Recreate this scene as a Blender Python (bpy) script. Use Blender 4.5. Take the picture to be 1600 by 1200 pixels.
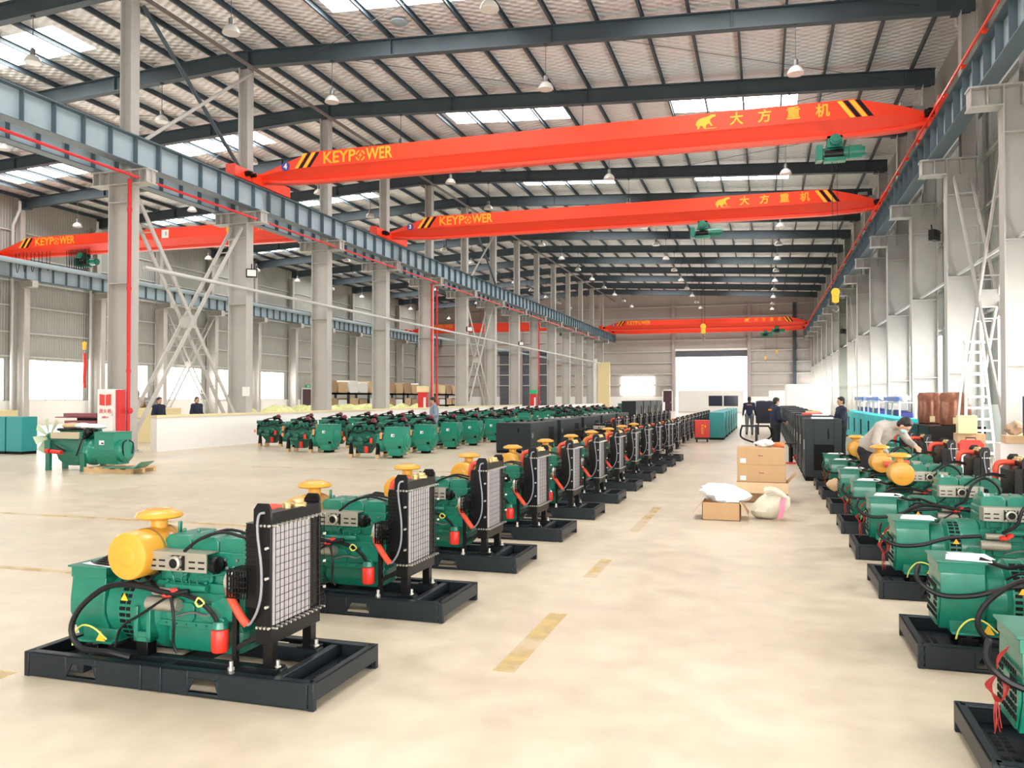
import bpy, math, random
from mathutils import Vector, Matrix
PI = math.pi
random.seed(7)
sc = bpy.context.scene
for o in list(bpy.data.objects): bpy.data.objects.remove(o)
C = sc.collection

# ------------------------------------------------------------------ camera, world, exposure
cam_d = bpy.data.cameras.new('camera'); cam = bpy.data.objects.new('camera', cam_d); C.objects.link(cam)
cam_d.sensor_width = 36.0; cam_d.lens = 1290 / 1600 * 36.0; cam_d.clip_start = 0.05; cam_d.clip_end = 600
cam.location = (0, 0, 1.7)
cam.rotation_euler = (PI / 2 + math.atan(21 / 1290), 0, math.radians(16.94))
sc.camera = cam
w = bpy.data.worlds.new('overcast_sky'); sc.world = w; w.use_nodes = True
w.node_tree.nodes['Background'].inputs[0].default_value = (0.93, 0.97, 1.0, 1)
w.node_tree.nodes['Background'].inputs[1].default_value = 4.0
sc.view_settings.view_transform = 'Standard'; sc.view_settings.look = 'None'
sc.view_settings.gamma = 1; sc.view_settings.use_curve_mapping = False
sc.view_settings.exposure = -0.04
try:
    sc.cycles.max_bounces = 7; sc.cycles.diffuse_bounces = 4; sc.cycles.glossy_bounces = 3
    sc.cycles.transmission_bounces = 4; sc.cycles.sample_clamp_indirect = 6
    sc.cycles.caustics_reflective = False; sc.cycles.caustics_refractive = False
except Exception: pass
SKYLIGHT_L = 22.0     # daylight through the roof panels
WINDOW_L = 11.0        # daylight through the wall windows, and the added front pane

# ------------------------------------------------------------------ materials
def mat(name, col, rough=0.5, metal=0.0, emit=0.0, var=0.0, vscale=3.0, bump=0.0, bscale=20.0, alpha=1.0, coat=0.0, trans=0.0, spec=None):
    m = bpy.data.materials.new(name); m.use_nodes = True
    nt = m.node_tree; b = nt.nodes['Principled BSDF']
    b.inputs['Base Color'].default_value = (*col, 1); b.inputs['Roughness'].default_value = rough
    b.inputs['Metallic'].default_value = metal
    if spec is not None: b.inputs['Specular IOR Level'].default_value = spec
    if coat: b.inputs['Coat Weight'].default_value = coat
    if trans: b.inputs['Transmission Weight'].default_value = trans
    if alpha < 1: b.inputs['Alpha'].default_value = alpha
    if emit:
        b.inputs['Emission Color'].default_value = (1, 0.985, 0.955, 1); b.inputs['Emission Strength'].default_value = emit
    if var or bump:
        tc = nt.nodes.new('ShaderNodeTexCoord')
        n = nt.nodes.new('ShaderNodeTexNoise'); n.inputs['Scale'].default_value = vscale; n.inputs['Detail'].default_value = 5
        nt.links.new(tc.outputs['Object'], n.inputs['Vector'])
        if var:
            mx = nt.nodes.new('ShaderNodeMix'); mx.data_type = 'RGBA'
            lo = [max(0, c * (1 - var)) for c in col]; hi = [min(1, c * (1 + var)) for c in col]
            mx.inputs[6].default_value = (*lo, 1); mx.inputs[7].default_value = (*hi, 1)
            nt.links.new(n.outputs['Fac'], mx.inputs[0]); nt.links.new(mx.outputs[2], b.inputs['Base Color'])
        if bump:
            n2 = nt.nodes.new('ShaderNodeTexNoise'); n2.inputs['Scale'].default_value = bscale
            nt.links.new(tc.outputs['Object'], n2.inputs['Vector'])
            bp = nt.nodes.new('ShaderNodeBump'); bp.inputs['Strength'].default_value = bump; bp.inputs['Distance'].default_value = 0.02
            nt.links.new(n2.outputs['Fac'], bp.inputs['Height']); nt.links.new(bp.outputs['Normal'], b.inputs['Normal'])
    return m

def wave_bump(m, scale, axis, strength=0.6, dist=0.03, profile='SIN'):
    nt = m.node_tree; b = nt.nodes['Principled BSDF']
    tc = nt.nodes.new('ShaderNodeTexCoord'); wv = nt.nodes.new('ShaderNodeTexWave')
    wv.bands_direction = axis; wv.wave_profile = profile; wv.inputs['Scale'].default_value = scale
    nt.links.new(tc.outputs['Object'], wv.inputs['Vector'])
    bp = nt.nodes.new('ShaderNodeBump'); bp.inputs['Strength'].default_value = strength; bp.inputs['Distance'].default_value = dist
    nt.links.new(wv.outputs['Fac'], bp.inputs['Height']); nt.links.new(bp.outputs['Normal'], b.inputs['Normal'])

M = {}
M['green'] = mat('machine_green_paint', (0.007, 0.165, 0.108), 0.36, var=0.35, vscale=9, coat=0.3)
M['greendk'] = mat('dark_green_engine_paint', (0.005, 0.105, 0.070), 0.4, var=0.5, vscale=11)
M['greenlt'] = mat('light_green_paint', (0.014, 0.235, 0.158), 0.34, var=0.15, vscale=6, coat=0.25)
M['skid'] = mat('dark_slate_paint', (0.0085, 0.0140, 0.0190), 0.42, var=0.3, vscale=8, spec=0.35)
M['black'] = mat('black_paint', (0.0030, 0.0030, 0.0034), 0.36, spec=0.3)
M['rubber'] = mat('black_cable_rubber', (0.005, 0.005, 0.006), 0.45, spec=0.3)
M['yellow'] = mat('yellow_filter_paint', (0.62, 0.30, 0.030), 0.42, var=0.08, coat=0.2)
M['red'] = mat('red_paint', (0.70, 0.030, 0.018), 0.4)
M['hose'] = mat('red_silicone_hose', (0.62, 0.060, 0.025), 0.5)
M['steel'] = mat('bare_steel', (0.62, 0.60, 0.55), 0.35, 0.8)
M['sheet'] = mat('galvanised_sheet', (0.38, 0.36, 0.30), 0.4, 0.55)
M['core'] = mat('radiator_core_grey', (0.46, 0.43, 0.44), 0.55, 0.0)
M['white'] = mat('white_paint', (0.80, 0.80, 0.79), 0.5)
M['paper'] = mat('white_paper', (0.85, 0.85, 0.87), 0.7)
M['wood'] = mat('pale_pallet_wood', (0.62, 0.42, 0.22), 0.7, var=0.25, vscale=12)
M['card'] = mat('brown_cardboard', (0.50, 0.31, 0.16), 0.75, var=0.1, vscale=5)
M['card2'] = mat('pale_cardboard', (0.60, 0.42, 0.25), 0.75, var=0.15, vscale=5)
M['crane'] = mat('crane_red_paint', (0.85, 0.050, 0.016), 0.36, var=0.06, vscale=1.0)
M['craneyel'] = mat('crane_lettering_yellow', (0.95, 0.36, 0.02), 0.5)
M['stripey'] = mat('hazard_yellow', (0.90, 0.50, 0.03), 0.5)
M['navydisc'] = mat('navy_disc_blue', (0.05, 0.06, 0.30), 0.5)
M['beam'] = mat('blue_grey_steel_paint', (0.095, 0.138, 0.165), 0.5, var=0.15, vscale=1.2)
M['beamlt'] = mat('pale_blue_grey_web_paint', (0.33, 0.42, 0.47), 0.5, var=0.08, vscale=1.0)
M['roofst'] = mat('dark_slate_roof_steel', (0.050, 0.074, 0.090), 0.55, var=0.2, vscale=1.0)
M['col'] = mat('light_grey_column_paint', (0.47, 0.455, 0.43), 0.6, var=0.14, vscale=1.4)
M['colshade'] = mat('shaded_column_grey', (0.22, 0.24, 0.20), 0.6, var=0.2, vscale=1.4)  # column grey darkened: the shade on one column is put into its colour
M['pipered'] = mat('fire_pipe_red', (0.62, 0.018, 0.022), 0.4)
M['teal'] = mat('teal_cabinet_paint', (0.015, 0.28, 0.29), 0.45)
M['cyan'] = mat('bright_cyan_cabinet_paint', (0.03, 0.62, 0.66), 0.45)
M['darkcab'] = mat('dark_slate_cabinet_paint', (0.014, 0.022, 0.025), 0.5, var=0.15, vscale=4, spec=0.3)
M['dark'] = mat('dark_opening', (0.003, 0.0035, 0.004), 0.7, spec=0.2)
M['navy'] = mat('navy_workwear', (0.014, 0.018, 0.045), 0.85, var=0.2, vscale=20, bump=0.5, bscale=14)
M['greywear'] = mat('grey_blue_workwear', (0.24, 0.28, 0.36), 0.85, var=0.25, vscale=16, bump=0.5, bscale=14)
M['taupe'] = mat('taupe_shirt', (0.42, 0.37, 0.33), 0.85, var=0.15, vscale=16, bump=0.5, bscale=14)
M['trouser'] = mat('black_trousers', (0.012, 0.013, 0.017), 0.85)
M['jeans'] = mat('grey_trousers', (0.16, 0.18, 0.21), 0.85, var=0.2, vscale=16)
M['skin'] = mat('skin', (0.60, 0.34, 0.23), 0.55)
M['hair'] = mat('black_hair', (0.010, 0.009, 0.009), 0.6)
M['mask'] = mat('pale_blue_face_mask', (0.45, 0.66, 0.70), 0.7)
M['lampsh'] = mat('clear_lamp_reflector', (0.80, 0.78, 0.74), 0.25, 0.1, alpha=0.75)
M['lampgear'] = mat('lamp_gear_grey', (0.20, 0.20, 0.20), 0.4, 0.5)
M['plastic'] = mat('white_plastic_film', (0.86, 0.87, 0.88), 0.3, alpha=0.92)
M['sack'] = mat('woven_sack_cream', (0.66, 0.62, 0.50), 0.7, var=0.2, vscale=9, bump=0.6, bscale=9)
M['pink'] = mat('pink_sack_print', (0.70, 0.25, 0.36), 0.7)
M['lime'] = mat('lime_plastic_wrap', (0.62, 0.66, 0.24), 0.4, var=0.35, vscale=6)
M['copper'] = mat('brown_wrapped_film', (0.30, 0.12, 0.07), 0.25, 0.3, var=0.6, vscale=9)
M['blue'] = mat('blue_plastic_bin', (0.02, 0.13, 0.45), 0.4)
M['orange'] = mat('orange_shelf_paint', (0.80, 0.20, 0.06), 0.5)
M['rackblue'] = mat('navy_rack_paint', (0.03, 0.035, 0.10), 0.5)
M['cream'] = mat('cream_panel', (0.80, 0.68, 0.38), 0.6)
M['maroon'] = mat('maroon_paint', (0.22, 0.03, 0.05), 0.4)
M['tan'] = mat('tan_goods', (0.40, 0.27, 0.17), 0.75, var=0.3, vscale=3)
M['fanwhite'] = mat('pale_fan_plastic', (0.60, 0.70, 0.50), 0.5)
M['exit'] = mat('exit_sign_green', (0.03, 0.45, 0.20), 0.5)
M['doordark'] = mat('dark_maroon_door', (0.07, 0.03, 0.04), 0.5)
M['glassdark'] = mat('dark_window_glass', (0.02, 0.03, 0.05), 0.1)
M['skyl'] = mat('daylight_roof_panel', (0.9, 0.9, 0.9), 0.5, emit=SKYLIGHT_L)
M['winl'] = mat('daylight_window_glass', (0.9, 0.9, 0.9), 0.5, emit=WINDOW_L)
M['wallw'] = mat('white_painted_masonry', (0.87, 0.87, 0.85), 0.7, var=0.03)
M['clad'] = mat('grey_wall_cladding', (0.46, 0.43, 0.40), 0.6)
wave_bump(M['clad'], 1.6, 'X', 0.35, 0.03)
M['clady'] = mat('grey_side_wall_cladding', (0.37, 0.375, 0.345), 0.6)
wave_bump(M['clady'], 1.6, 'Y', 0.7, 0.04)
M['shutter'] = mat('grey_roller_shutter', (0.13, 0.14, 0.17), 0.5)
wave_bump(M['shutter'], 3.2, 'Z', 0.9, 0.04)
M['girt'] = mat('pale_girt_paint', (0.55, 0.56, 0.54), 0.5)

# roof foil: crinkled silver insulation with a diamond quilt
M['foil'] = mat('silver_insulation_foil', (0.84, 0.85, 0.86), 0.40, 0.2, var=0.1, vscale=1.2)
def foil():
    nt = M['foil'].node_tree; b = nt.nodes['Principled BSDF']
    tc = nt.nodes.new('ShaderNodeTexCoord'); last = None
    mr = []
    for a in (1, -1):
        mp = nt.nodes.new('ShaderNodeMapping'); mp.inputs['Rotation'].default_value = (0, 0, a * PI / 3)
        wv = nt.nodes.new('ShaderNodeTexWave'); wv.inputs['Scale'].default_value = 1.1; wv.inputs['Distortion'].default_value = 1.2
        nt.links.new(tc.outputs['Object'], mp.inputs['Vector']); nt.links.new(mp.outputs['Vector'], wv.inputs['Vector']); mr.append(wv)
    ad = nt.nodes.new('ShaderNodeMath'); ad.operation = 'ADD'
    nt.links.new(mr[0].outputs['Fac'], ad.inputs[0]); nt.links.new(mr[1].outputs['Fac'], ad.inputs[1])
    bp = nt.nodes.new('ShaderNodeBump'); bp.inputs['Strength'].default_value = 0.8; bp.inputs['Distance'].default_value = 0.05
    nt.links.new(ad.outputs[0], bp.inputs['Height']); nt.links.new(bp.outputs['Normal'], b.inputs['Normal'])
foil()

# floor: polished beige concrete with stains and worn patches
def floor_mat():
    m = mat('polished_beige_concrete', (0.6, 0.5, 0.4), 0.35); nt = m.node_tree; b = nt.nodes['Principled BSDF']
    tc = nt.nodes.new('ShaderNodeTexCoord')
    n1 = nt.nodes.new('ShaderNodeTexNoise'); n1.inputs['Scale'].default_value = 0.35; n1.inputs['Detail'].default_value = 8; n1.inputs['Roughness'].default_value = 0.6
    n2 = nt.nodes.new('ShaderNodeTexNoise'); n2.inputs['Scale'].default_value = 3.5; n2.inputs['Detail'].default_value = 8
    for n in (n1, n2): nt.links.new(tc.outputs['Object'], n.inputs['Vector'])
    r1 = nt.nodes.new('ShaderNodeValToRGB'); r1.color_ramp.elements[0].position = 0.32; r1.color_ramp.elements[1].position = 0.68
    r1.color_ramp.elements[0].color = (0.53, 0.45, 0.345, 1); r1.color_ramp.elements[1].color = (0.69, 0.605, 0.475, 1)
    nt.links.new(n1.outputs['Fac'], r1.inputs[0])
    r2 = nt.nodes.new('ShaderNodeValToRGB'); r2.color_ramp.elements[0].position = 0.3; r2.color_ramp.elements[1].position = 0.62
    r2.color_ramp.elements[0].color = (0.84, 0.83, 0.81, 1); r2.color_ramp.elements[1].color = (1, 1, 1, 1)
    nt.links.new(n2.outputs['Fac'], r2.inputs[0])
    mx = nt.nodes.new('ShaderNodeMix'); mx.data_type = 'RGBA'; mx.blend_type = 'MULTIPLY'; mx.inputs[0].default_value = 1
    nt.links.new(r1.outputs[0], mx.inputs[6]); nt.links.new(r2.outputs[0], mx.inputs[7]); nt.links.new(mx.outputs[2], b.inputs['Base Color'])
    rr = nt.nodes.new('ShaderNodeMapRange'); rr.inputs[3].default_value = 0.22; rr.inputs[4].default_value = 0.45
    nt.links.new(n2.outputs['Fac'], rr.inputs[0]); nt.links.new(rr.outputs[0], b.inputs['Roughness'])
    b.inputs['Specular IOR Level'].default_value = 0.35
    return m
M['floor'] = floor_mat()
# worn yellow line paint: transparent where rubbed away
def line_mat():
    m = mat('worn_yellow_line_paint', (0.86, 0.62, 0.24), 0.5); nt = m.node_tree; b = nt.nodes['Principled BSDF']
    tc = nt.nodes.new('ShaderNodeTexCoord'); n = nt.nodes.new('ShaderNodeTexNoise'); n.inputs['Scale'].default_value = 2.2; n.inputs['Detail'].default_value = 9
    nt.links.new(tc.outputs['Object'], n.inputs['Vector'])
    r = nt.nodes.new('ShaderNodeMapRange'); r.inputs[1].default_value = 0.42; r.inputs[2].default_value = 0.62; r.inputs[3].default_value = 0.12; r.inputs[4].default_value = 0.5
    nt.links.new(n.outputs['Fac'], r.inputs[0]); nt.links.new(r.outputs[0], b.inputs['Alpha'])
    return m
M['line'] = line_mat()

# ------------------------------------------------------------------ mesh builder
def smooth_path(pts, sub=4):
    if len(pts) < 3: return [Vector(p) for p in pts]
    P = [Vector(p) for p in pts]; P = [P[0] * 2 - P[1]] + P + [P[-1] * 2 - P[-2]]
    out = []
    for i in range(1, len(P) - 2):
        for s in range(sub):
            t = s / sub
            out.append(0.5 * ((2 * P[i]) + (-P[i-1] + P[i+1]) * t + (2*P[i-1] - 5*P[i] + 4*P[i+1] - P[i+2]) * t*t + (-P[i-1] + 3*P[i] - 3*P[i+1] + P[i+2]) * t**3))
    out.append(P[-2]); return out

class MB:
    def __init__(s): s.v = []; s.f = []; s.m = []
    def quad(s, vs, mi=0):
        n = len(s.v); s.v += [tuple(v) for v in vs]; s.f.append(tuple(range(n, n + len(vs)))); s.m.append(mi); return s
    def box(s, x0, x1, y0, y1, z0, z1, mi=0):
        n = len(s.v)
        s.v += [(x0,y0,z0),(x1,y0,z0),(x1,y1,z0),(x0,y1,z0),(x0,y0,z1),(x1,y0,z1),(x1,y1,z1),(x0,y1,z1)]
        for q in ((0,3,2,1),(4,5,6,7),(0,1,5,4),(1,2,6,5),(2,3,7,6),(3,0,4,7)): s.f.append(tuple(n+i for i in q)); s.m.append(mi)
        return s
    def prism(s, poly, axis, a, b, mi=0):
        n = len(s.v); k = len(poly)
        for t in (a, b):
            for (p, q) in poly:
                s.v.append({'x': (t, p, q), 'y': (p, t, q), 'z': (p, q, t)}[axis])
        for i in range(k):
            j = (i + 1) % k; s.f.append((n+i, n+j, n+k+j, n+k+i)); s.m.append(mi)
        s.f.append(tuple(n + i for i in reversed(range(k)))); s.m.append(mi)
        s.f.append(tuple(n + k + i for i in range(k))); s.m.append(mi)
        return s
    def loft(s, rings, mi=0, caps=True):
        n = len(s.v); k = len(rings[0])
        for r in rings: s.v += [tuple(p) for p in r]
        for a in range(len(rings) - 1):
            for i in range(k):
                j = (i + 1) % k; s.f.append((n+a*k+i, n+a*k+j, n+(a+1)*k+j, n+(a+1)*k+i)); s.m.append(mi)
        if caps:
            s.f.append(tuple(n + i for i in reversed(range(k)))); s.m.append(mi)
            s.f.append(tuple(n + (len(rings)-1)*k + i for i in range(k))); s.m.append(mi)
        return s
    def cyl(s, p, q, r, r2=None, n=14, mi=0):
        r2 = r if r2 is None else r2
        p = Vector(p); q = Vector(q); d = (q - p).normalized()
        a = d.orthogonal().normalized(); b = d.cross(a)
        R = [[c + (a * math.cos(2*PI*i/n) + b * math.sin(2*PI*i/n)) * rr for i in range(n)] for c, rr in ((p, r), (q, r2))]
        return s.loft(R, mi)
    def lathe(s, prof, c, axis='z', n=18, mi=0):
        rings = []
        c = Vector(c)
        for (r, h) in prof:
            ring = []
            for i in range(n):
                u, v = r * math.cos(2*PI*i/n), r * math.sin(2*PI*i/n)
                ring.append(c + Vector({'z': (u, v, h), 'x': (h, u, v), 'y': (u, h, v)}[axis]))
            rings.append(ring)
        return s.loft(rings, mi)
    def tube(s, pts, r, n=8, mi=0, sub=4, smooth=True):
        P = smooth_path(pts, sub) if smooth else [Vector(p) for p in pts]
        rs = r if isinstance(r, (list, tuple)) else None
        a = None; rings = []
        for i, p in enumerate(P):
            d = (P[min(i+1, len(P)-1)] - P[max(i-1, 0)])
            if d.length < 1e-9: d = Vector((0,0,1))
            d.normalize()
            if a is None: a = d.orthogonal().normalized()
            else:
                a = a - d * a.dot(d)
                a = a.normalized() if a.length > 1e-6 else d.orthogonal().normalized()
            b = d.cross(a)
            rr = r if rs is None else rs[0] + (rs[-1] - rs[0]) * i / (len(P) - 1)
            rings.append([p + (a * math.cos(2*PI*k/n) + b * math.sin(2*PI*k/n)) * rr for k in range(n)])
        return s.loft(rings, mi)
    def bar(s, p, q, w_, h_=None, mi=0):
        h_ = w_ if h_ is None else h_
        p = Vector(p); q = Vector(q); d = (q - p).normalized()
        up = Vector((0,0,1)) if abs(d.z) < 0.95 else Vector((0,1,0))
        a = d.cross(up).normalized(); b = a.cross(d).normalized()
        R = [[c + a*w_/2*sx + b*h_/2*sy for sx, sy in ((-1,-1),(1,-1),(1,1),(-1,1))] for c in (p, q)]
        return s.loft(R, mi)
    def ell(s, c, rx, ry, rz, n=14, m=9, mi=0, rot=None):
        rings = []
        for j in range(m + 1):
            t = -PI/2 + PI * j / m; ct = max(math.cos(t), 0.02)
            ring = []
            for i in range(n):
                v = Vector((rx*ct*math.cos(2*PI*i/n), ry*ct*math.sin(2*PI*i/n), rz*math.sin(t)))
                if rot is not None: v = rot @ v
                ring.append(Vector(c) + v)
            rings.append(ring)
        return s.loft(rings, mi)
    def mesh(s, name, mats, bevel=0.0, angle=35):
        me = bpy.data.meshes.new(name); me.from_pydata(s.v, [], s.f)
        if not isinstance(mats, (list, tuple)): mats = [mats]
        for m in mats: me.materials.append(M[m] if isinstance(m, str) else m)
        me.polygons.foreach_set('material_index', s.m)
        me.polygons.foreach_set('use_smooth', [True] * len(s.f))
        me.update()
        try: me.set_sharp_from_angle(angle=math.radians(angle))
        except Exception: pass
        return me
    def obj(s, name, mats, parent=None, loc=None, bevel=0.0, angle=35, **kw):
        o = bpy.data.objects.new(name, s.mesh(name, mats, angle=angle)); C.objects.link(o)
        if parent is not None: o.parent = parent
        if loc is not None: o.location = loc
        if bevel: bev(o, bevel)
        for k, v in kw.items(): o[k] = v
        return o

def bev(o, wd, seg=2):
    b = o.modifiers.new('bevel', 'BEVEL'); b.width = wd; b.segments = seg; b.limit_method = 'ANGLE'; b.angle_limit = math.radians(40)

def tag(o, label=None, cat=None, group=None, kind=None):
    if label: o['label'] = label
    if cat: o['category'] = cat
    if group: o['group'] = group
    if kind: o['kind'] = kind
    return o
def thing(name, label, cat, loc=(0,0,0), rz=0.0, group=None):
    o = bpy.data.objects.new(name, None); C.objects.link(o); o.empty_display_size = 0.2
    o.location = loc; o.rotation_euler = (0, 0, rz)
    return tag(o, label, cat, group)
def struct(name, mb, mats, **kw):
    return tag(mb.obj(name, mats, **kw), kind='structure')

class Proto:
    """A kind of thing built once; place() makes one copy of the thing and of each of its parts."""
    def __init__(s, name): s.name = name; s.parts = []
    def add(s, name, mb, mats, bevel=0.0, parent=None, label=None):
        s.parts.append((name, mb.mesh(name, mats), bevel, parent, label)); return len(s.parts) - 1
    def place(s, label, cat, loc, rz=0.0, group=None, skip=(), extra=None, scale=None):
        t = thing(s.name, label, cat, loc, rz, group); objs = {}
        if scale: t.scale = scale
        for i, (nm, me, bvl, par, lab) in enumerate(s.parts):
            if nm in skip or (par is not None and par not in objs): continue
            o = bpy.data.objects.new(nm, me); C.objects.link(o)
            o.parent = objs[par] if par is not None else t
            if bvl: bev(o, bvl)
            if lab: o['label'] = lab
            objs[i] = o
        return t

ORD = ['nearest', 'second', 'third', 'fourth', 'fifth', 'sixth', 'seventh', 'eighth', 'ninth', 'tenth', 'eleventh', 'twelfth', 'thirteenth', 'fourteenth', 'fifteenth', 'sixteenth', 'seventeenth', 'eighteenth', 'nineteenth', 'twentieth']
ORD1 = ['first'] + ORD[1:]

def text_mesh(txt, size, name, m, extrude=0.004, offset=0.0, spacing=1.0, width=None, align='CENTER'):
    cu = bpy.data.curves.new(name, 'FONT'); cu.body = txt; cu.size = size; cu.extrude = extrude; cu.offset = offset
    cu.space_character = spacing; cu.align_x = align; cu.align_y = 'CENTER'
    cu.resolution_u = 3
    o = bpy.data.objects.new(name + '_tmp', cu); C.objects.link(o)
    dg = bpy.context.evaluated_depsgraph_get(); dg.update()
    me = bpy.data.meshes.new_from_object(o.evaluated_get(dg))
    bpy.data.objects.remove(o); bpy.data.curves.remove(cu)
    me.materials.clear(); me.materials.append(M[m]); me.name = name
    if width and len(me.vertices):
        xs = [v.co.x for v in me.vertices]; k = width / (max(xs) - min(xs))
        for v in me.vertices: v.co.x *= k
    return me
def lettering(txt, size, parent, loc, m, rot=(PI/2, 0, 0), name='lettering', **kw):
    o = bpy.data.objects.new(name, text_mesh(txt, size, name, m, **kw)); C.objects.link(o)
    o.parent = parent; o.location = loc; o.rotation_euler = rot; return o

# ================================================================== THE HALL
XL, XR, XM = -43.2, 6.3, -18.95      # outer walls, middle column line
Y0, Y1 = -9.1, 104.9                 # front and end wall
ROW = [20.9 + 6 * k for k in range(-1, 15)]   # frames, k = -1 .. 14
def zb(x): return 14.25 - 0.05 * abs(x + 19)  # underside of the rafters
def zr(x): return zb(x) + 0.85                # roof sheet

struct('floor', MB().box(XL - .3, XR + .3, Y0 - .3, Y1 + .3, -0.2, 0), 'floor')
MB().box(-16, 6, Y1 + .35, Y1 + 60, -0.25, -0.05).obj('outside_ground', mat('pale_outside_concrete', (0.6, 0.6, 0.58), 0.8), kind='structure')
# painted floor lines
n = 0
for (x0, x1, y0, y1) in ((-1.62, -1.48, 2.2, 3.3), (-1.62, -1.48, 4.9, 6.35), (-1.64, -1.52, 7.7, 8.6), (-1.64, -1.52, 10.5, 13.0), (-6.5, -4.42, 3.84, 4.02), (-12.5, -6.0, 9.4, 9.52),
                         (-12.0, -5.0, 17.5, 17.62), (-14.5, -5.5, 6.4, 6.5), (-6.05, -5.93, 6.5, 16)):
    n += 1; struct('trim_%d' % n, MB().box(x0, x1, y0, y1, 0.0, 0.003), 'line')
# ceiling with daylight strips every second bay
SKY = [(-41, -36), (-30, -24), (-14, -8.4), (-3.7, 1.4)]
SKYY = [12 * j for j in range(0, 9)]
xb = sorted({XL, XR, -19.0} | {x for s in SKY for x in s}); yb = sorted({Y0, Y1} | {y + d for y in SKYY for d in (-1.0, 1.0)})
cm = MB(); win_n = 0
for i in range(len(xb) - 1):
    for j in range(len(yb) - 1):
        xa, xc, ya, yc = xb[i], xb[i+1], yb[j], yb[j+1]
        sky = (xa, xc) in SKY and any(abs((ya + yc) / 2 - y) < .1 for y in SKYY)
        vs = [(xa, ya, zr(xa)), (xc, ya, zr(xc)), (xc, yc, zr(xc)), (xa, yc, zr(xa))]
        if not sky: cm.quad(vs[::-1])
        else:
            win_n += 1; struct('window_%d' % win_n, MB().quad(vs[::-1]), 'skyl')
struct('ceiling', cm, 'foil')
# side walls: white plinth, window band, cladding, girts
def side_wall(name, x, sgn, has_win):
    a, b = (x, x + .2) if sgn > 0 else (x - .2, x)
    m = MB(); g = MB(); zt = zr(x) + .1
    m.box(a, b, Y0, Y1, 0, 1.5, 1)
    m.box(a, b, Y0, Y1, 4.05, zt, 0)
    xi = x - .05 * sgn
    for kk in range(-5, 14):
        ya, yc = 20.9 + 6*kk, 26.9 + 6*kk
        if has_win(kk):
            m.box(a, b, ya, ya + .75, 1.5, 4.05, 0); m.box(a, b, yc - .75, yc, 1.5, 4.05, 0)
            global win_n
            win_n += 1
            wo = struct('window_%d' % win_n, MB().box(x + sgn*.08, x + sgn*.12, ya + .75, yc - .75, 1.5, 4.05), 'winl')
            f = MB()
            for q in (0, .333, .667, 1): yy = ya + .75 + q * 4.5; f.box(x, x + sgn*.07, yy - .03, yy + .03, 1.5, 4.05)
            f.box(x, x + sgn*.07, ya + .75, yc - .75, 1.5, 1.56); f.box(x, x + sgn*.07, ya + .75, yc - .75, 3.99, 4.05)
            f.obj('window_frame', 'girt', wo)
        else: m.box(a, b, ya, yc, 1.5, 4.05, 0)
    for z in (4.15, 5.6, 7.2, 8.7, 10.2, 11.7): g.box(min(x, x - .12*sgn), max(x, x - .12*sgn), Y0, Y1, z, z + .07)
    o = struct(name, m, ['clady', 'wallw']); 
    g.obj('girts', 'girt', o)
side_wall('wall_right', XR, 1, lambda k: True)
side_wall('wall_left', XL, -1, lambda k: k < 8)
# end wall with the tall open door (right bay), shutter (left bay)
DX0, DX1, DZ = -10.5, -1.9, 7.5
m = MB(); Yw = Y1
def wp(x0, x1, z0, z1=None, mi=0):
    top = lambda x: (zr(x) + .1) if z1 is None else z1
    m.prism([(x0, z0), (x1, z0), (x1, top(x1)), (x0, top(x0))], 'y', Yw, Yw + .2, mi)
wp(XL, XM, 1.8); wp(XM, DX0, 1.8); wp(DX0, DX1, DZ); wp(DX1, XR, 1.8)
wp(XL, DX0, 0, 1.8, 1); wp(DX1, XR, 0, 1.8, 1)
we = struct('wall_end', m, ['clad', 'wallw'])
g = MB()
for z in (3.2, 4.6, 6.0, 7.4, 8.8, 10.2, 11.6, 13.0):
    for (a, b) in (((XL, DX0), (DX1, XR)) if z < DZ else ((XL, XR),)): g.box(a, b, Yw - .22, Yw, z, z + .12)
g.obj('girts', 'girt', we)
p = MB()
for x in (-10.75, -1.65, -30.6, -36): p.box(x - .18, x + .18, Yw - .35, Yw - .05, 0, zb(x))
p.obj('wall_posts', mat('pinkish_grey_post_paint', (0.42, 0.36, 0.35), 0.6), we)
MB().box(3.4, 3.8, Yw - .4, Yw - .05, 0, zb(3.6)).obj('wall_post', 'roofst', we, label='dark slate wall post')
d1 = struct('door_1', MB().box(DX0, DX1, Yw - .02, Yw + .18, 6.75, 7.5), 'shutter')
MB().box(DX0 - .1, DX1 + .1, Yw - .2, Yw + .02, 7.5, 7.75).obj('shutter_housing', 'wallw', d1)
d2 = struct('door_2', MB().box(-33.6, -27.0, Yw - .12, Yw - .04, 0, 7.4), 'shutter')
MB().box(-33.8, -26.8, Yw - .3, Yw - .04, 7.4, 7.8).obj('shutter_housing', 'roofst', d2)
d3 = struct('door_3', MB().box(-12.0, -10.95, Yw - .5, Yw - .36, 0, 2.55), 'doordark')
f = MB().box(-12.15, -12.0, Yw - .5, Yw - .3, 0, 2.7).box(-10.95, -10.85, Yw - .5, Yw - .37, 0, 2.7).box(-12.15, -10.85, Yw - .5, Yw - .36, 2.55, 2.7)
f.obj('door_frame', 'wallw', d3); MB().box(-11.12, -11.06, Yw - .56, Yw - .5, 1.0, 1.15).obj('door_handle', 'steel', d3)
win_n += 1
wo = struct('window_%d' % win_n, MB().box(-17.4, -13.2, Yw - .1, Yw - .06, 2.0, 4.25), 'winl')
f = MB()
for x in (-17.4, -16, -14.6, -13.2): f.box(x - .04, x + .04, Yw - .16, Yw - .1, 2.0, 4.25)
f.obj('window_frame', 'girt', wo)
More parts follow.
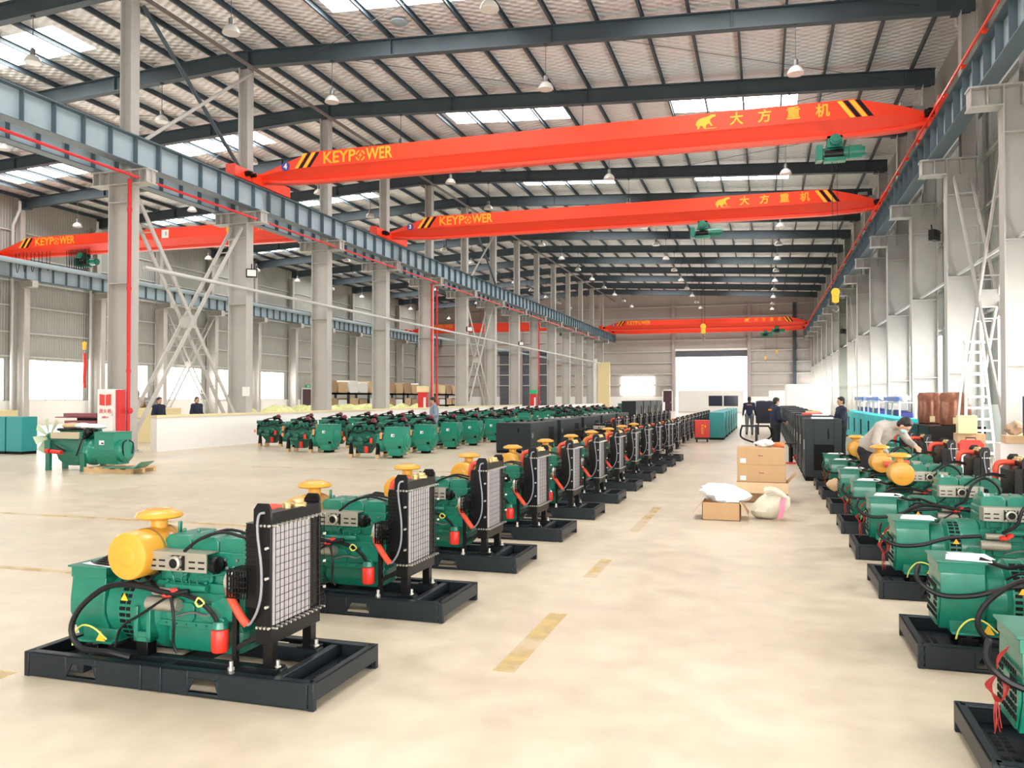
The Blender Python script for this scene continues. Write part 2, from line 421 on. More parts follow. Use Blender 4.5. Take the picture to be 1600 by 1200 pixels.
# left wall door with exit sign
d4 = struct('door_4', MB().box(XL + .02, XL + .1, 71.2, 73.4, 0, 2.5), 'doordark'); 
MB().box(XL + .02, XL + .14, 71.0, 71.2, 0, 2.65).box(XL + .02, XL + .14, 73.4, 73.6, 0, 2.65).box(XL + .02, XL + .14, 71.2, 73.4, 2.5, 2.65).obj('door_frame', 'girt', d4)
ex = thing('exit_sign', 'small green exit sign above the dark door in the left wall', 'exit sign', (XL + .06, 72.3, 2.8))
MB().box(0, .06, -.4, .4, -.14, .14).obj('sign_plate', 'exit', ex)
lettering('EXIT', .2, ex, (.065, 0, 0), 'white', rot=(PI/2, 0, PI/2))
# front wall behind the viewer, with an unseen glowing pane added to light the foreground
m = MB()
m.prism([(XL, 6), (XR, 6), (XR, zr(XR) + .1), (-19, zr(-19) + .1), (XL, zr(XL) + .1)], 'y', Y0 - .2, Y0, 0)
m.box(XL, -6, Y0 - .2, Y0, 0, 6).box(5.5, XR, Y0 - .2, Y0, 0, 6)
struct('wall_front', m, 'clad')
win_n += 1; struct('window_%d' % win_n, MB().box(-6, 5.5, Y0 - .12, Y0 - .08, 0.0, 6), 'winl')  # added glowing pane, no known window; brightens the near floor

# ---------------------------------------------------------------- columns
def hsec(mb, x0, x1, y, wf, z0, z1, tf=.03, tw=.02, mi=0):
    """H column: web in the XZ plane, flanges at both X ends"""
    mb.box(x0, x0 + tf, y - wf/2, y + wf/2, z0, z1, mi); mb.box(x1 - tf, x1, y - wf/2, y + wf/2, z0, z1, mi)
    mb.box(x0 + tf, x1 - tf, y - tw/2, y + tw/2, z0, z1, mi)
def k_of(i): return i - 1
# middle line: lower shaft, double bracket, slimmer upper shaft
mp = Proto('steel_column')
a = MB(); hsec(a, -.40, .40, 0, .42, 0.03, 8.25); a.box(-.37, .37, -.19, .19, 5.2, 5.23).box(-.37, .37, -.19, .19, 7.7, 7.73); mp.add('shaft', a, 'col')
a = MB().box(-.5, .5, -.3, .3, 0, .03)
for sx in (-.42, .42):
    for sy in (-.22, .22): a.cyl((sx, sy, .03), (sx, sy, .08), .025, n=6)
mp.add('base_plate', a, 'col')
a = MB(); a.box(-1.08, 1.08, -.22, .22, 8.66, 8.70).box(-1.08, 1.08, -.22, .22, 8.25, 8.28).box(-1.08, 1.08, -.01, .01, 8.28, 8.66)
for x in (-1.0, -.74, -.4, .4, .74, 1.0): a.box(x - .012, x + .012, -.2, .2, 8.28, 8.66)
mp.add('crane_bracket', a, 'col')
a = MB(); hsec(a, -.02, .40, 0, .36, 8.70, 14.2); mp.add('upper_shaft', a, 'col')
for i, y in enumerate(ROW[1:15]):
    tail = ', hydrant cabinet at foot' if i == 0 else ''
    mp.place('light grey column, %s of the middle line behind the low wall%s' % (ORD[i], tail), 'column', (XM, y, 0), group='columns of the middle line')
# right line
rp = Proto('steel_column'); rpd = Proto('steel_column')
for pr, mt in ((rp, 'col'), (rpd, 'colshade')):
    a = MB(); hsec(a, 0, .86, 0, .42, .03, 8.25); a.box(.03, .83, -.19, .19, 5.2, 5.23).box(.03, .83, -.19, .19, 7.6, 7.63).box(.03, .83, -.19, .19, 2.4, 2.43); pr.add('shaft', a, mt)
    pr.add('base_plate', MB().box(-.1, .96, -.3, .3, 0, .03), mt)
    a = MB(); a.box(-.68, .86, -.22, .22, 8.66, 8.70).box(-.68, .0, -.22, .22, 8.22, 8.25).box(-.66, .84, -.01, .01, 8.25, 8.66)
    for x in (-.64, -.3, 0.02, .4, .82): a.box(x - .012, x + .012, -.2, .2, 8.25, 8.66)
    pr.add('crane_bracket', a, mt)
    a = MB(); hsec(a, .42, .86, 0, .36, 8.70, 13.02); a.box(.45, .83, -.17, .17, 10.4, 10.43); pr.add('upper_shaft', a, mt)
for i, y in enumerate(ROW[:15]):
    (rpd if k_of(i) == 7 else rp).place(('steel column with shade painted in as olive grey, ' if k_of(i) == 7 else 'light grey steel column by the windows, ') + ('%s from the camera along the right wall' % ORD[i]), 'column', (5.14, y, 0), group=None if k_of(i) == 7 else 'columns of the right wall')
# left wall line
lp = Proto('steel_column')
a = MB(); hsec(a, -.45, .35, 0, .4, .03, 8.25); lp.add('shaft', a, 'col')
lp.add('base_plate', MB().box(-.5, .45, -.3, .3, 0, .03), 'col')
a = MB(); a.box(-.4, .95, -.2, .2, 8.66, 8.70).box(.35, .95, -.2, .2, 8.3, 8.33).box(-.4, .95, -.01, .01, 8.33, 8.66).box(.92, .95, -.2, .2, 8.33, 8.66); lp.add('crane_bracket', a, 'col')
a = MB(); hsec(a, -.45, -.03, 0, .34, 8.70, 13.0); lp.add('upper_shaft', a, 'col')
for i, y in enumerate(ROW[2:15]):
    lp.place('light grey steel column, %s along the far left wall counted from the near end' % ORD1[i], 'column', (-42.65, y, 0), group='columns of the left wall')

# ---------------------------------------------------------------- runway beams with rail and conductor bar
def runway(x, label, face, redbar=True, y0=Y0, y1=Y1 - .1):
    t = thing('crane_runway_beam', label, 'crane rail beam', (x, 0, 8.70), group='crane runway beams')
    a = MB().box(-.19, .19, y0, y1, 0, .03, 0).box(-.21, .21, y0, y1, .85, .88, 0).box(-.01, .01, y0, y1, .03, .85, 1)
    yy = y0 + .5; q = 0
    while yy < y1:
        wd = .03 if q % 6 == 0 else .008
        a.box(-.17, .17, yy - wd, yy + wd, .03, .85, 0); yy += 1.0; q += 1
    a.obj('girder', ['beam', 'beamlt'], t)
    MB().box(-.035, .035, y0, y1, .88, .96).box(-.06, .06, y0, y1, .88, .90).obj('rail', mat('worn_rail_steel', (.10, .08, .07), .5, .6), t)
    if redbar:
        b = MB().box(face*.30 - .02, face*.30 + .02, y0, y1, .93, .99)
        yy = y0 + 1
        while yy < y1: b.box(min(face*.18, face*.3), max(face*.18, face*.3), yy - .03, yy + .03, .86, .95); yy += 2.0
        b.obj('conductor_bar', 'crane', t)
    return t
runway(-18.17, 'blue-grey crane rail beam on the middle columns, facing the aisle', 1, False)
runway(-19.75, 'blue-grey crane rail beam on the middle columns, facing the left bay', -1, True)
runway(4.85, 'blue-grey crane rail beam with red conductor bar on the right wall columns', -1, True)
runway(-42.0, 'blue-grey crane rail beam along the far left wall', 1, True)

# ---------------------------------------------------------------- rafters, purlins, ties
for i, y in enumerate(ROW[1:15]):
    t = thing('roof_rafter', 'dark blue-grey roof rafter spanning the hall, %s frame from the camera' % ORD[i], 'roof beam', (0, y, 0), group='roof rafters')
    for (xa, xc) in ((-42.9, -19.0), (-19.0, 6.0)):
        a = MB()
        for (z0, z1, hw) in ((0, .025, .15), (.575, .6, .15), (.025, .575, .01)):
            a.prism([(xa, zb(xa) + z0), (xc, zb(xc) + z0), (xc, zb(xc) + z1), (xa, zb(xa) + z1)], 'y', -hw, hw)
        x = xa + .4
        while x < xc: a.box(x - .012, x + .012, -.14, .14, zb(x) + .03, zb(x) + .55); x += 5.9
        a.obj('rafter_half', 'roofst', t)
    for x in (-42.4, -18.95, 5.6): MB().box(x - .25, x + .25, -.17, .17, zb(x) - .06, zb(x) - .001).obj('seat_plate', 'roofst', t)
x = 5.25; i = 0
while x > XL + .4:
    z = zb(x) + .6
    a = MB().box(-.035, .035, Y0 + .1, Y1 - .1, .0, .012).box(-.035, -.028, Y0 + .1, Y1 - .1, .012, .2).box(-.035, .045, Y0 + .1, Y1 - .1, .19, .202).box(.03, .037, Y0+.1, Y1-.1, .012, .04)
    o = a.obj('roof_purlin', 'roofst', loc=(x, 0, z + .012))
    lab = '%s from the right wall' % (ORD1[i]) if i < 16 else '%s from the left wall' % ORD1[max(0, 31 - i)]
    tag(o, 'dark steel roof purlin running down the hall, ' + lab, 'purlin', 'roof purlins')
    x -= 1.5; i += 1
def rod(name, label, cat, pts, r, m, group=None, n=8, smooth=False):
    o = MB().tube(pts, r, n, smooth=smooth).obj(name, m); return tag(o, label, cat, group)
rod('tie_tube', 'brownish tie tube along the heads of the middle columns', 'tie tube', [(-18.1, 15, 13.95), (-18.1, Y1 - .2, 13.95)], .07, mat('brown_grey_tube', (.16, .14, .13), .5))
rod('tie_tube', 'pale grey tie tube at mid height along the aisle side of the middle columns', 'tie tube', [(-18.44, 21.2, 5.75), (-18.44, 98, 5.75)], .06, 'girt', n=10)
rod('tie_tube', 'blue-grey tie tube at mid height behind the middle columns', 'tie tube', [(-19.45, 10, 5.42), (-19.45, 98, 5.42)], .07, 'beamlt', n=10)
for i, y in enumerate(ROW[:14]):
    rod('wall_tie', 'pale blue-grey tie between the %s and %s columns of the right wall' % (ORD1[i], ORD1[i+1]), 'wall tie', [(5.45, y + .02, 5.28), (5.45, y + 5.98, 5.28)], .045, 'girt', group='ties between right wall columns')
# thin bracing rods under the roof
br = [(-18, 4.5), (-8, 5.0), (-18, -8), (-6, 5.2)]
for i, (x0, x1, yk) in enumerate(((-16, -6, 1), (-6, 4.5, 1), (-6, -16, 3), (4.5, -6, 3), (4.5, -6, 2), (-32, -21, 1), (-21, -32, 2), (-6, 4.5, 0), (-6, -16, 0))):
    y = ROW[1 + yk]
    rod('bracing_rod', 'thin steel bracing rod crossing under the roof in the %s bay, %s end' % (ORD1[yk], ['left', 'right', 'left rear', 'right rear', 'right front', 'far left', 'far left rear', 'right near', 'left near'][i]), 'bracing rod', [(x0, y, zb(x0) + .3), (x1, y + 6, zb(x1) + .3)], .012, 'roofst', group='roof bracing rods', n=5)

# cross bracing between columns
def laced_cross(x, ya, yc, z0, z1, label, dx=.22, wd=.13):
    t = thing('cross_brace', label, 'cross bracing', (x, (ya + yc) / 2, 0)); h = (yc - ya) / 2 - .24
    for s in (1, -1):
        a = MB()
        for e in (-dx, dx): a.bar((e, -h*s, z0), (e, h*s, z1), .05, wd)
        for q in range(1, 14):
            if q == 7: continue
            u = q / 14; yy = -h*s + 2*h*s*u; zz = z0 + (z1 - z0)*u
            a.bar((-dx, yy, zz), (dx, yy, zz), .05, .03)
        a.obj('diagonal', 'col', t)
    MB().box(-dx - .03, dx + .03, -.14, .14, (z0+z1)/2 - .22, (z0+z1)/2 + .22).obj('gusset_plate', 'col', t)
    return t
laced_cross(XM, 20.9, 26.9, .5, 8.1, 'light grey laced cross brace between the two nearest middle columns')
laced_cross(XM, 50.9, 56.9, .5, 8.1, 'light grey laced cross brace between the sixth and seventh middle columns')
laced_cross(5.55, 20.9, 26.9, .4, 8.1, 'light grey cross brace beside the stepladder on the right wall')
laced_cross(5.55, 50.9, 56.9, .4, 8.1, 'light grey cross brace on the right wall far down the hall')
laced_cross(-42.6, 50.9, 56.9, .4, 8.1, 'light grey cross brace against the far left wall')
def tube_cross(x, ya, z0, z1, label):
    t = thing('upper_brace', label, 'cross bracing', (x, ya + 3, 0))
    MB().tube([(0, -2.8, z1), (0, 2.8, z0)], .07, 10, smooth=False).obj('diagonal', 'roofst', t)
    MB().tube([(.09, -2.8, z0), (.09, 2.8, z1)], .06, 10, smooth=False).obj('diagonal', 'col', t, label='light grey diagonal')
tube_cross(-18.45, 20.9, 9.7, 13.9, 'crossed bracing tubes above the crane rail between the two nearest middle columns')
tube_cross(-18.45, 50.9, 9.7, 13.9, 'crossed bracing tubes above the crane rail far down the middle line')
# downpipes
for i, k in enumerate((0, 1, 2, 4, 6, 9, 12)):
    y = 20.9 + 6*k
    rod('downpipe', 'cream downpipe with bent top beside the %s of the right wall columns seen' % ORD1[k+1] + '', 'downpipe', [(5.6, y + .5, 13.2), (5.6, y + .5, 12.9), (6.05, y + .5, 12.4), (6.05, y + .5, .0)], .075, 'girt', group='downpipes of the right wall', n=10)
for i, k in enumerate((3, 4, 7, 9)):
    y = 20.9 + 6*k
    rod('downpipe', 'pale downpipe with bent top on the left wall beside column %s' % ORD1[k-1], 'downpipe', [(-42.4, y - .5, 13.4), (-42.4, y - .5, 12.9), (-42.9, y - .5, 12.0), (-42.9, y - .5, .0)], .09, 'girt', group='downpipes of the left wall', n=10)
# red sprinkler pipes
o = MB().tube([(-18.05, -5, 8.35), (-18.05, 20.5, 8.35)], .045, 8, smooth=False)
for y in range(14, 96, 2): o.tube([(-18.05, y, 8.35), (-18.35, y, 8.5)], .02, 5, smooth=False)
for y in ROW[1:13]: o.tube([(-18.05, y + .3, 8.35), (-18.05, y + 5.7, 8.35)], .045, 8, smooth=False)
tag(o.obj('sprinkler_pipe', 'pipered'), 'red sprinkler pipe running under the middle crane rail beam', 'fire pipe')
for i, (y, x) in enumerate(((20.55, -18.42), (44.55, -18.46), (45.35, -18.46), (68.55, -18.46))):
    t = thing('fire_riser', ['red fire riser on the nearest middle column above the hydrant cabinet', 'red fire riser on the fifth middle column, left one of the pair', 'red fire riser beside the fifth middle column, right one of the pair', 'red fire riser on the ninth middle column far down the hall'][i], 'fire pipe', (x, y, 0))
    a = MB().tube([(0, 0, .05), (0, 0, 8.35)], .06, 10, smooth=False)
    for z in (2.5, 5, 7.4): a.lathe([(.075, -.05), (.075, .05)], (0, 0, z), n=10)
    a.obj('pipe', 'pipered', t)
    MB().lathe([(.02, 0), (.09, .01), (.09, .03), (.02, .04)], (.12, -.05, 1.3), axis='x', n=12).tube([(0, 0, 1.3), (.14, -.05, 1.3)], .03, 8, smooth=False).obj('valve', 'pipered', t)
# fire equipment by the ninth column
t = thing('fire_cabinet', 'white fire hydrant cabinet with red emblem at the nearest middle column', 'fire cabinet', (-18.86, 20.3, 0))
MB().box(-.32, .32, -.16, .16, 0, 1.95).obj('cabinet_body', 'white', t, bevel=.01)
MB().box(.33, .46, -.12, .12, 0, 1.93).obj('side_panel', 'pipered', t)
MB().box(-.28, .28, -.185, -.16, .12, 1.88).obj('door', 'white', t, bevel=.005)
MB().box(.24, .26, -.21, -.185, 1.15, 1.3).obj('handle', 'steel', t)
a = MB()
for s in (-1, 1): a.prism([(s*.02, 1.45), (s*.21, 1.47), (s*.21, 1.8), (s*.02, 1.78)] if s > 0 else [(-.21, 1.47), (-.02, 1.45), (-.02, 1.78), (-.21, 1.8)], 'y', -.195, -.186)
a.obj('emblem', 'red', t)
lettering('消火栓', .14, t, (0, -.195, 1.28), 'red', spacing=1.25); lettering('火警119', .07, t, (0, -.195, 1.10), 'red')
for i, (x, y, s) in enumerate(((-18.85, 44.2, 1.0), (-18.85, 68.2, 1.0))):
    t = thing('hydrant_post', ['red fire post box at the foot of the fifth middle column', 'red fire post with green top at the foot of the ninth middle column'][i], 'fire cabinet', (x, y, 0))
    MB().box(-.25, .25, -.15, .15, 0, 2.0).obj('post_body', 'pipered', t, bevel=.01)
    MB().box(-.32, .32, -.18, .18, 2.0, 2.35).obj('top_box', 'exit' if i else 'cream', t, bevel=.02)
    MB().box(.1, .24, -.16, -.15, .5, 1.7).obj('label_panel', 'white', t)

# ---------------------------------------------------------------- low white wall with cream capping
t = thing('low_wall', 'low white partition wall with a pale yellow top along the middle columns', 'low wall', (-18.2, 0, 0))
MB().box(-.12, .12, 21.4, 62, 0, 1.08).box(-.1, .1, 62.2, 96, 0, 1.0).obj('wall_panel', 'wallw', t)
MB().box(-.16, .16, 21.35, 62, 1.08, 1.14).obj('capping', 'cream', t)
t = thing('panel_stack', 'tall cream yellow panel standing at the last middle column', 'panel', (-18.2, 97.2, 0))
MB().box(-.7, .75, -.2, .2, 0, 5.9).obj('panel', 'cream', t); MB().box(-1.3, -.8, -.15, .15, 0, 6.3).obj('edge_strip', 'white', t)

# ---------------------------------------------------------------- high bay lamps
lamp = Proto('high_bay_lamp')
a = MB().tube([(0, 0, .32), (0, 0, 1.34)], .012, 6, smooth=False).box(-.05, .05, -.05, .05, 1.32, 1.37); lamp.add('hanger', a, 'roofst')
a = MB().lathe([(.05, .1), (.08, .12), (.08, .28), (.04, .32)], (0, 0, 0), n=12); lamp.add('ballast', a, 'lampgear')
a = MB().lathe([(.26, -.16), (.265, -.155), (.25, -.08), (.19, .02), (.09, .1), (.05, .11), (.05, .10), (.08, .09), (.18, .01), (.24, -.085), (.255, -.155), (.25, -.165)], (0, 0, 0), n=20); lamp.add('reflector', a, 'lampsh')
a = MB().ell((0, 0, -.02), .05, .05, .09, 10, 6); lamp.add('bulb', a, 'white')
LX = [(-15.1, 'left'), (-7.0, 'middle'), (1.0, 'right'), (-22.6, 'right'), (-30.6, 'middle'), (-38.6, 'left')]
for i, y in enumerate(ROW[1:15]):
    for (x, nm) in LX:
        z = zb(x) - 1.37
        bay = 'aisle bay' if x > XM else 'far left bay'
        lamp.place('hanging bell lamp under the %s rafter, %s of three in the %s' % (ORD[i], nm, bay), 'lamp', (x, y, z), group='high bay lamps')
for i, (x, y) in enumerate(((-12.0, 26.0), (-1.5, 25.4), (-24.5, 28.5))):
    o = MB().lathe([(.02, .0), (.3, .03), (.32, .06), (.3, .09), (.02, .1)], (0, 0, 0), n=20).obj('roof_vent_disc', 'beamlt', loc=(x, y, zr(x) - .12))
    tag(o, ['pale blue round disc under the roof, above the lettering of the nearest crane', 'pale blue round disc under the roof near the top centre right', 'pale blue round disc under the roof of the far left bay'][i], 'roof vent')
# floodlights on columns
fl = Proto('floodlight')
fl.add('bracket', MB().tube([(0, .0, 0), (.25, 0, .12), (.3, 0, .3)], .02, 6), 'black')
fl.add('housing', MB().box(.12, .3, -.2, .2, -.2, .12), 'black', .01); fl.add('lens', MB().box(.3, .31, -.16, .16, -.16, .08), 'white')
for (x, y, z, rz, lab) in ((-18.5, 26.9, 6.4, -.9, 'black floodlight on the second middle column'), (-18.5, 50.9, 6.2, -.9, 'black floodlight on the sixth middle column'), (5.1, 27.2, 6.6, PI - .6, 'black floodlight on a right wall column beside the cross brace'),
                           (5.1, 56.9, 6.0, PI - .6, 'black floodlight far down the right wall'), (-18.5, 62.9, 6.0, -.9, 'black floodlight on the eighth middle column')):
    fl.place(lab, 'floodlight', (x, y, z), rz, group='floodlights')

# ================================================================== CRANES
def crane(y, xl, xr, label, hoist_x, hook_z, disc=None, sling=False, logo=True, deep=1.0, festoon=False, faint=False):
    t = thing('overhead_crane', label, 'crane', (0, y, 9.66))
    R = []
    def ring(x, zt, hw, zm, hb, z0):
        zm = zm + .07
        return [(x, -hw, zt), (x, hw, zt), (x, hw, zm), (x, hb, z0 + .12), (x, hb + .06, z0 + .1), (x, hb + .06, z0), (x, -hb - .06, z0), (x, -hb - .06, z0 + .1), (x, -hb, z0 + .12), (x, -hw, zm)]
    for (x, zt, hw, zm, hb, z0) in ((xl + .1, .42, .2, .28, .12, .12), (xl + 1.0, .66, .26, .38, .12, .02), (xl + 2.3, 1.05, .30, .42, .10, -.04), (xr - 2.2, 1.05, .30, .42, .10, -.04), (xr - .9, .72, .26, .38, .12, .02), (xr - .1, .45, .2, .28, .12, .12)):
        R.append(ring(x, zt * deep, hw, zm, hb, z0))
    g = MB().loft(R).obj('girder', 'crane', t, angle=11)
    a = MB()
    for q in range(2, int(xr - xl) - 2, 6): a.cyl((xl + q, -.31, .75), (xl + q, -.29, .75), .035, n=8)
    a.box(xl + 3, xr - 3, -.312, -.298, .475, .495)
    a.obj('seam_and_bolts', 'crane', t)
    for (x, s) in ((xl, 1), (xr, -1)):
        e = MB().box(x - .16, x + .16, -1.8, 1.8, -.02, .38).box(x - .20, x + .20, -1.86, -1.83, -.04, .40).obj('end_carriage', 'crane', t, bevel=.01)
        a = MB()
        for yy in (-1.4, 1.4): a.lathe([(.14, -.05), (.17, -.05), (.17, -.03), (.14, -.03), (.14, .03), (.17, .03), (.17, .05), (.14, .05)], (x, yy, .17), axis='x', n=14)
        a.obj('wheel', 'black', e)
        MB().cyl((x + s*.16, -1.15, .2), (x + s*.34, -1.15, .2), .10).cyl((x + s*.34, -1.15, .2), (x + s*.42, -1.15, .2), .07).cyl((x + s*.16, -.85, .2), (x + s*.36, -.85, .2), .08).obj('travel_motor', 'black', e)
    # markings
    f = -.306
    if logo:
        y0, y1 = .53, .99
        for (x0, sl) in ((xl + 1.65, 1), (xr - 1.65, -1)):
            a = MB()
            for q, mi in ((0, 0), (.17, 1), (.34, 0), (.51, 1)) if sl > 0 else ((0, 1), (-.17, 0), (-.34, 1), (-.51, 0)):
                if sl > 0: a.prism([(x0 + q, y0 - .04), (x0 + q + .14, y0 - .04), (x0 + q + .14 + .38, y1 + .03), (x0 + q + .38, y1 + .03)], 'y', f, f + .004, mi)
                else: a.prism([(x0 + q - .55, y0 - .04), (x0 + q - .41, y0 - .04), (x0 + q - .80, y1 + .03), (x0 + q - .94, y1 + .03)], 'y', f, f + .004, mi) if False else a.prism([(x0 + q - .14, y0 - .04), (x0 + q, y0 - .04), (x0 + q - .38, y1 + .03), (x0 + q - .52, y1 + .03)], 'y', f, f + .004, mi)
            a.obj('hazard_stripes', ['stripey', 'black'], t)
        lm = 'craneyel'
        kx = xl + 2.75
        lettering('KEYP', .60, t, (kx + .72, f, .76), lm, extrude=.003, offset=.012, width=1.30)
        lettering('WER', .60, t, (kx + 2.32, f, .76), lm, extrude=.003, offset=.012, width=1.05)
        a = MB()   # the O drawn as a broken ring round a bolt
        for (p0, p1) in ((.2, 1.3), (1.75, 2.9), (3.35, 4.4), (4.9, 6.0)):
            P = [(kx + 1.58 + .19*math.cos(u),   .75 + .20*math.sin(u)) for u in [p0 + (p1-p0)*k/6 for k in range(7)]]
            Q = [(kx + 1.58 + .135*math.cos(u), .75 + .15*math.sin(u)) for u in [p1 + (p0-p1)*k/6 for k in range(7)]]
            a.prism(P + Q, 'y', f - .003, f + .004)
        a.prism([(kx + 1.63, .89), (kx + 1.50, .73), (kx + 1.575, .74), (kx + 1.53, .61), (kx + 1.66, .78), (kx + 1.585, .77)], 'y', f - .003, f + .004)
        a.obj('lettering', lm, t)
        # running elephant emblem and the four characters
        ex = xr - 6.55
        a = MB()
        a.prism([(ex - .28, .56), (ex - .22, .56), (ex - .19, .66), (ex - .12, .66), (ex - .07, .56), (ex - .01, .57), (ex + .0, .67), (ex + .08, .72), (ex + .16, .62), (ex + .20, .64), (ex + .13, .76), (ex + .12, .84), (ex + .20, .90), (ex + .30, .92), (ex + .29, .99), (ex + .14, .99), (ex + .03, .93), (ex - .08, .92), (ex - .22, .88), (ex - .30, .80), (ex - .33, .70), (ex - .27, .66)], 'y', f, f + .004)
        a.box(ex - .06, ex + .32, f, f + .004, .55, .57)
        a.obj('emblem', lm, t)
        for q, ch in enumerate('大方重机'):
            lettering(ch, .42, t, (ex + .93 + .845*q, f, .76), lm, extrude=.003, offset=.01)
    if disc:
        dx = xl + .92 + .1
        d = MB().lathe([(.01, -.004), (.17, -.004), (.17, .004), (.01, .004)], (0, 0, 0), axis='y', n=24).obj('number_disc', 'navydisc', t, loc=(xl + 1.25, -.285, .60))
        d.rotation_euler = (0, 0, math.radians(-1.5))
        lettering(disc, .28, d, (0, -.008, -.005), 'white', offset=.01)
    if festoon:
        pl = MB().box(-.22, .22, -.01, 0, -.22, .22).obj('number_plate', 'white', t, loc=(-30.4, f, .74)); lettering('1', .3, pl, (.06, -.014, 0), 'black')
    # hoist under the girder
    hx = hoist_x
    h = thing_part('hoist', t, (hx, 0, -.02))
    MB().box(-.32, .32, -.16, .16, -.72, -.60).box(-.55, -.35, -.22, .22, -.68, -.22).cyl((-.36, 0, -.45), (.40, 0, -.45), .18).obj('hoist_frame', 'green', h, bevel=.01)
    MB().cyl((.40, 0, -.45), (.78, 0, -.45), .20).cyl((.78, 0, -.45), (.86, 0, -.45), .15).obj('hoist_motor', 'green', h)
    MB().cyl((-.30, 0, -.47), (.25, 0, -.47), .19, n=20).obj('rope_drum', 'black', h)
    MB().cyl((0, -.42, -.13), (0, -.14, -.13), .16).cyl((0, -.47, -.13), (0, -.42, -.13), .10).box(-.22, .22, -.16, -.12, -.3, .05).box(-.22, .22, .12, .16, -.3, .05).obj('trolley_motor', 'green', h)
    dz = hook_z - 9.66
    a = MB()
    for s in (-.07, .07): a.tube([(s, 0, -.6), (s, 0, dz + .35)], .008, 5, smooth=False)
    a.obj('hoist_rope', 'black', h)
    b = MB().box(-.10, .10, -.05, .05, dz + .03, dz + .30).lathe([(.03, -.06), (.125, -.06), (.125, .06), (.03, .06)], (0, 0, dz + .34), axis='y', n=16).lathe([(.03, -.055), (.10, -.055), (.10, .055), (.03, .055)], (0, 0, dz + .10), axis='y', n=16).obj('hook_block', 'stripey', h, bevel=.01)
    MB().tube([(0, 0, dz + .06), (0, 0, dz - .06), (.07, 0, dz - .11), (.08, 0, dz - .20), (0, 0, dz - .26), (-.07, 0, dz - .20)], .022, 7).obj('hook', 'lampgear', b)
    if sling:
        MB().tube([(0, 0, dz - .2), (.05, 0, dz - .8), (0, 0, dz - 1.5), (.03, 0, dz - 2.1)], [.10, .09], 7).obj('red_lifting_sling', 'red', b)
    if festoon:
        a = MB()
        for q in range(14):
            x = xl + 1.5 + q * .55 if q < 5 else xl + 5.1 + (q - 5) * .16
            dd = .9 if q < 5 else 1.0
            a.tube([(x, -.35, .2), (x + .03, -.35, -dd*.6), (x + .12, -.35, -dd), (x + .22, -.35, -dd*.6), (x + .25, -.35, .2)], .018, 5)
        a.obj('festoon_cable', 'rubber', t)
    # top gear at the right end
    MB().box(xr - .9, xr - .55, -.15, .15, .72, .86).box(xr - .5, xr - .2, -.12, .12, .5, .7).obj('travel_gear', 'lampgear', t)
    return t
def thing_part(name, parent, loc):
    """a part that itself holds sub-parts: its body mesh comes first"""
    o = MB().box(-.25, .25, -.12, .12, -.25, -.2).obj(name, 'green', parent, loc=loc); return o
# flatten: sub-parts of the hoist hang on the hoist, the hook on the hook block
crane(27.0, -18.17, 4.85, 'nearest red overhead crane, numbered 4 in a navy disc', 2.12, 4.6, '4')
crane(38.3, -18.17, 4.85, 'second red overhead crane, numbered 3 in a navy disc', -2.6, 4.6, '3')
crane(97.0, -18.17, 4.85, 'red overhead crane near the end wall, in front of a second one', 1.45, 6.6, '2')
crane(103.0, -18.17, 4.85, 'hindmost red overhead crane, against the end wall', .25, 6.2, '1', deep=.9)
crane(36.8, -42.0, -19.75, 'red overhead crane of the far left bay with hanging festoon cables and a red sling', -35.95, 4.35, None, sling=True, festoon=True)
crane(95.0, -42.0, -19.75, 'red overhead crane at the back of the far left bay', -22.5, 6.0, None)

# ================================================================== MACHINES
def rr(x0, x1, z0, z1, c):   # chamfered rectangle
    return [(x0 + c, z0), (x1 - c, z0), (x1, z0 + c), (x1, z1 - c), (x1 - c, z1), (x0 + c, z1), (x0, z1 - c), (x0, z0 + c)]
def vent_ring(mb, x0, x1, r0, r1, zc, ycen=0, n=28, mi=0, gap=.45):
    for i in range(n):
        a0 = 2*PI*i/n; a1 = a0 + 2*PI/n*(1 - gap)
        P = []
        for aa, r in ((a0, r0), (a1, r0), (a1, r1), (a0, r1)): P.append((ycen + r*math.cos(aa), zc + r*math.sin(aa)))
        mb.prism(P, 'x', x0, x1, mi)

def shift(mb, dx):
    mb.v = [(x + dx, y, z) for x, y, z in mb.v]; return mb

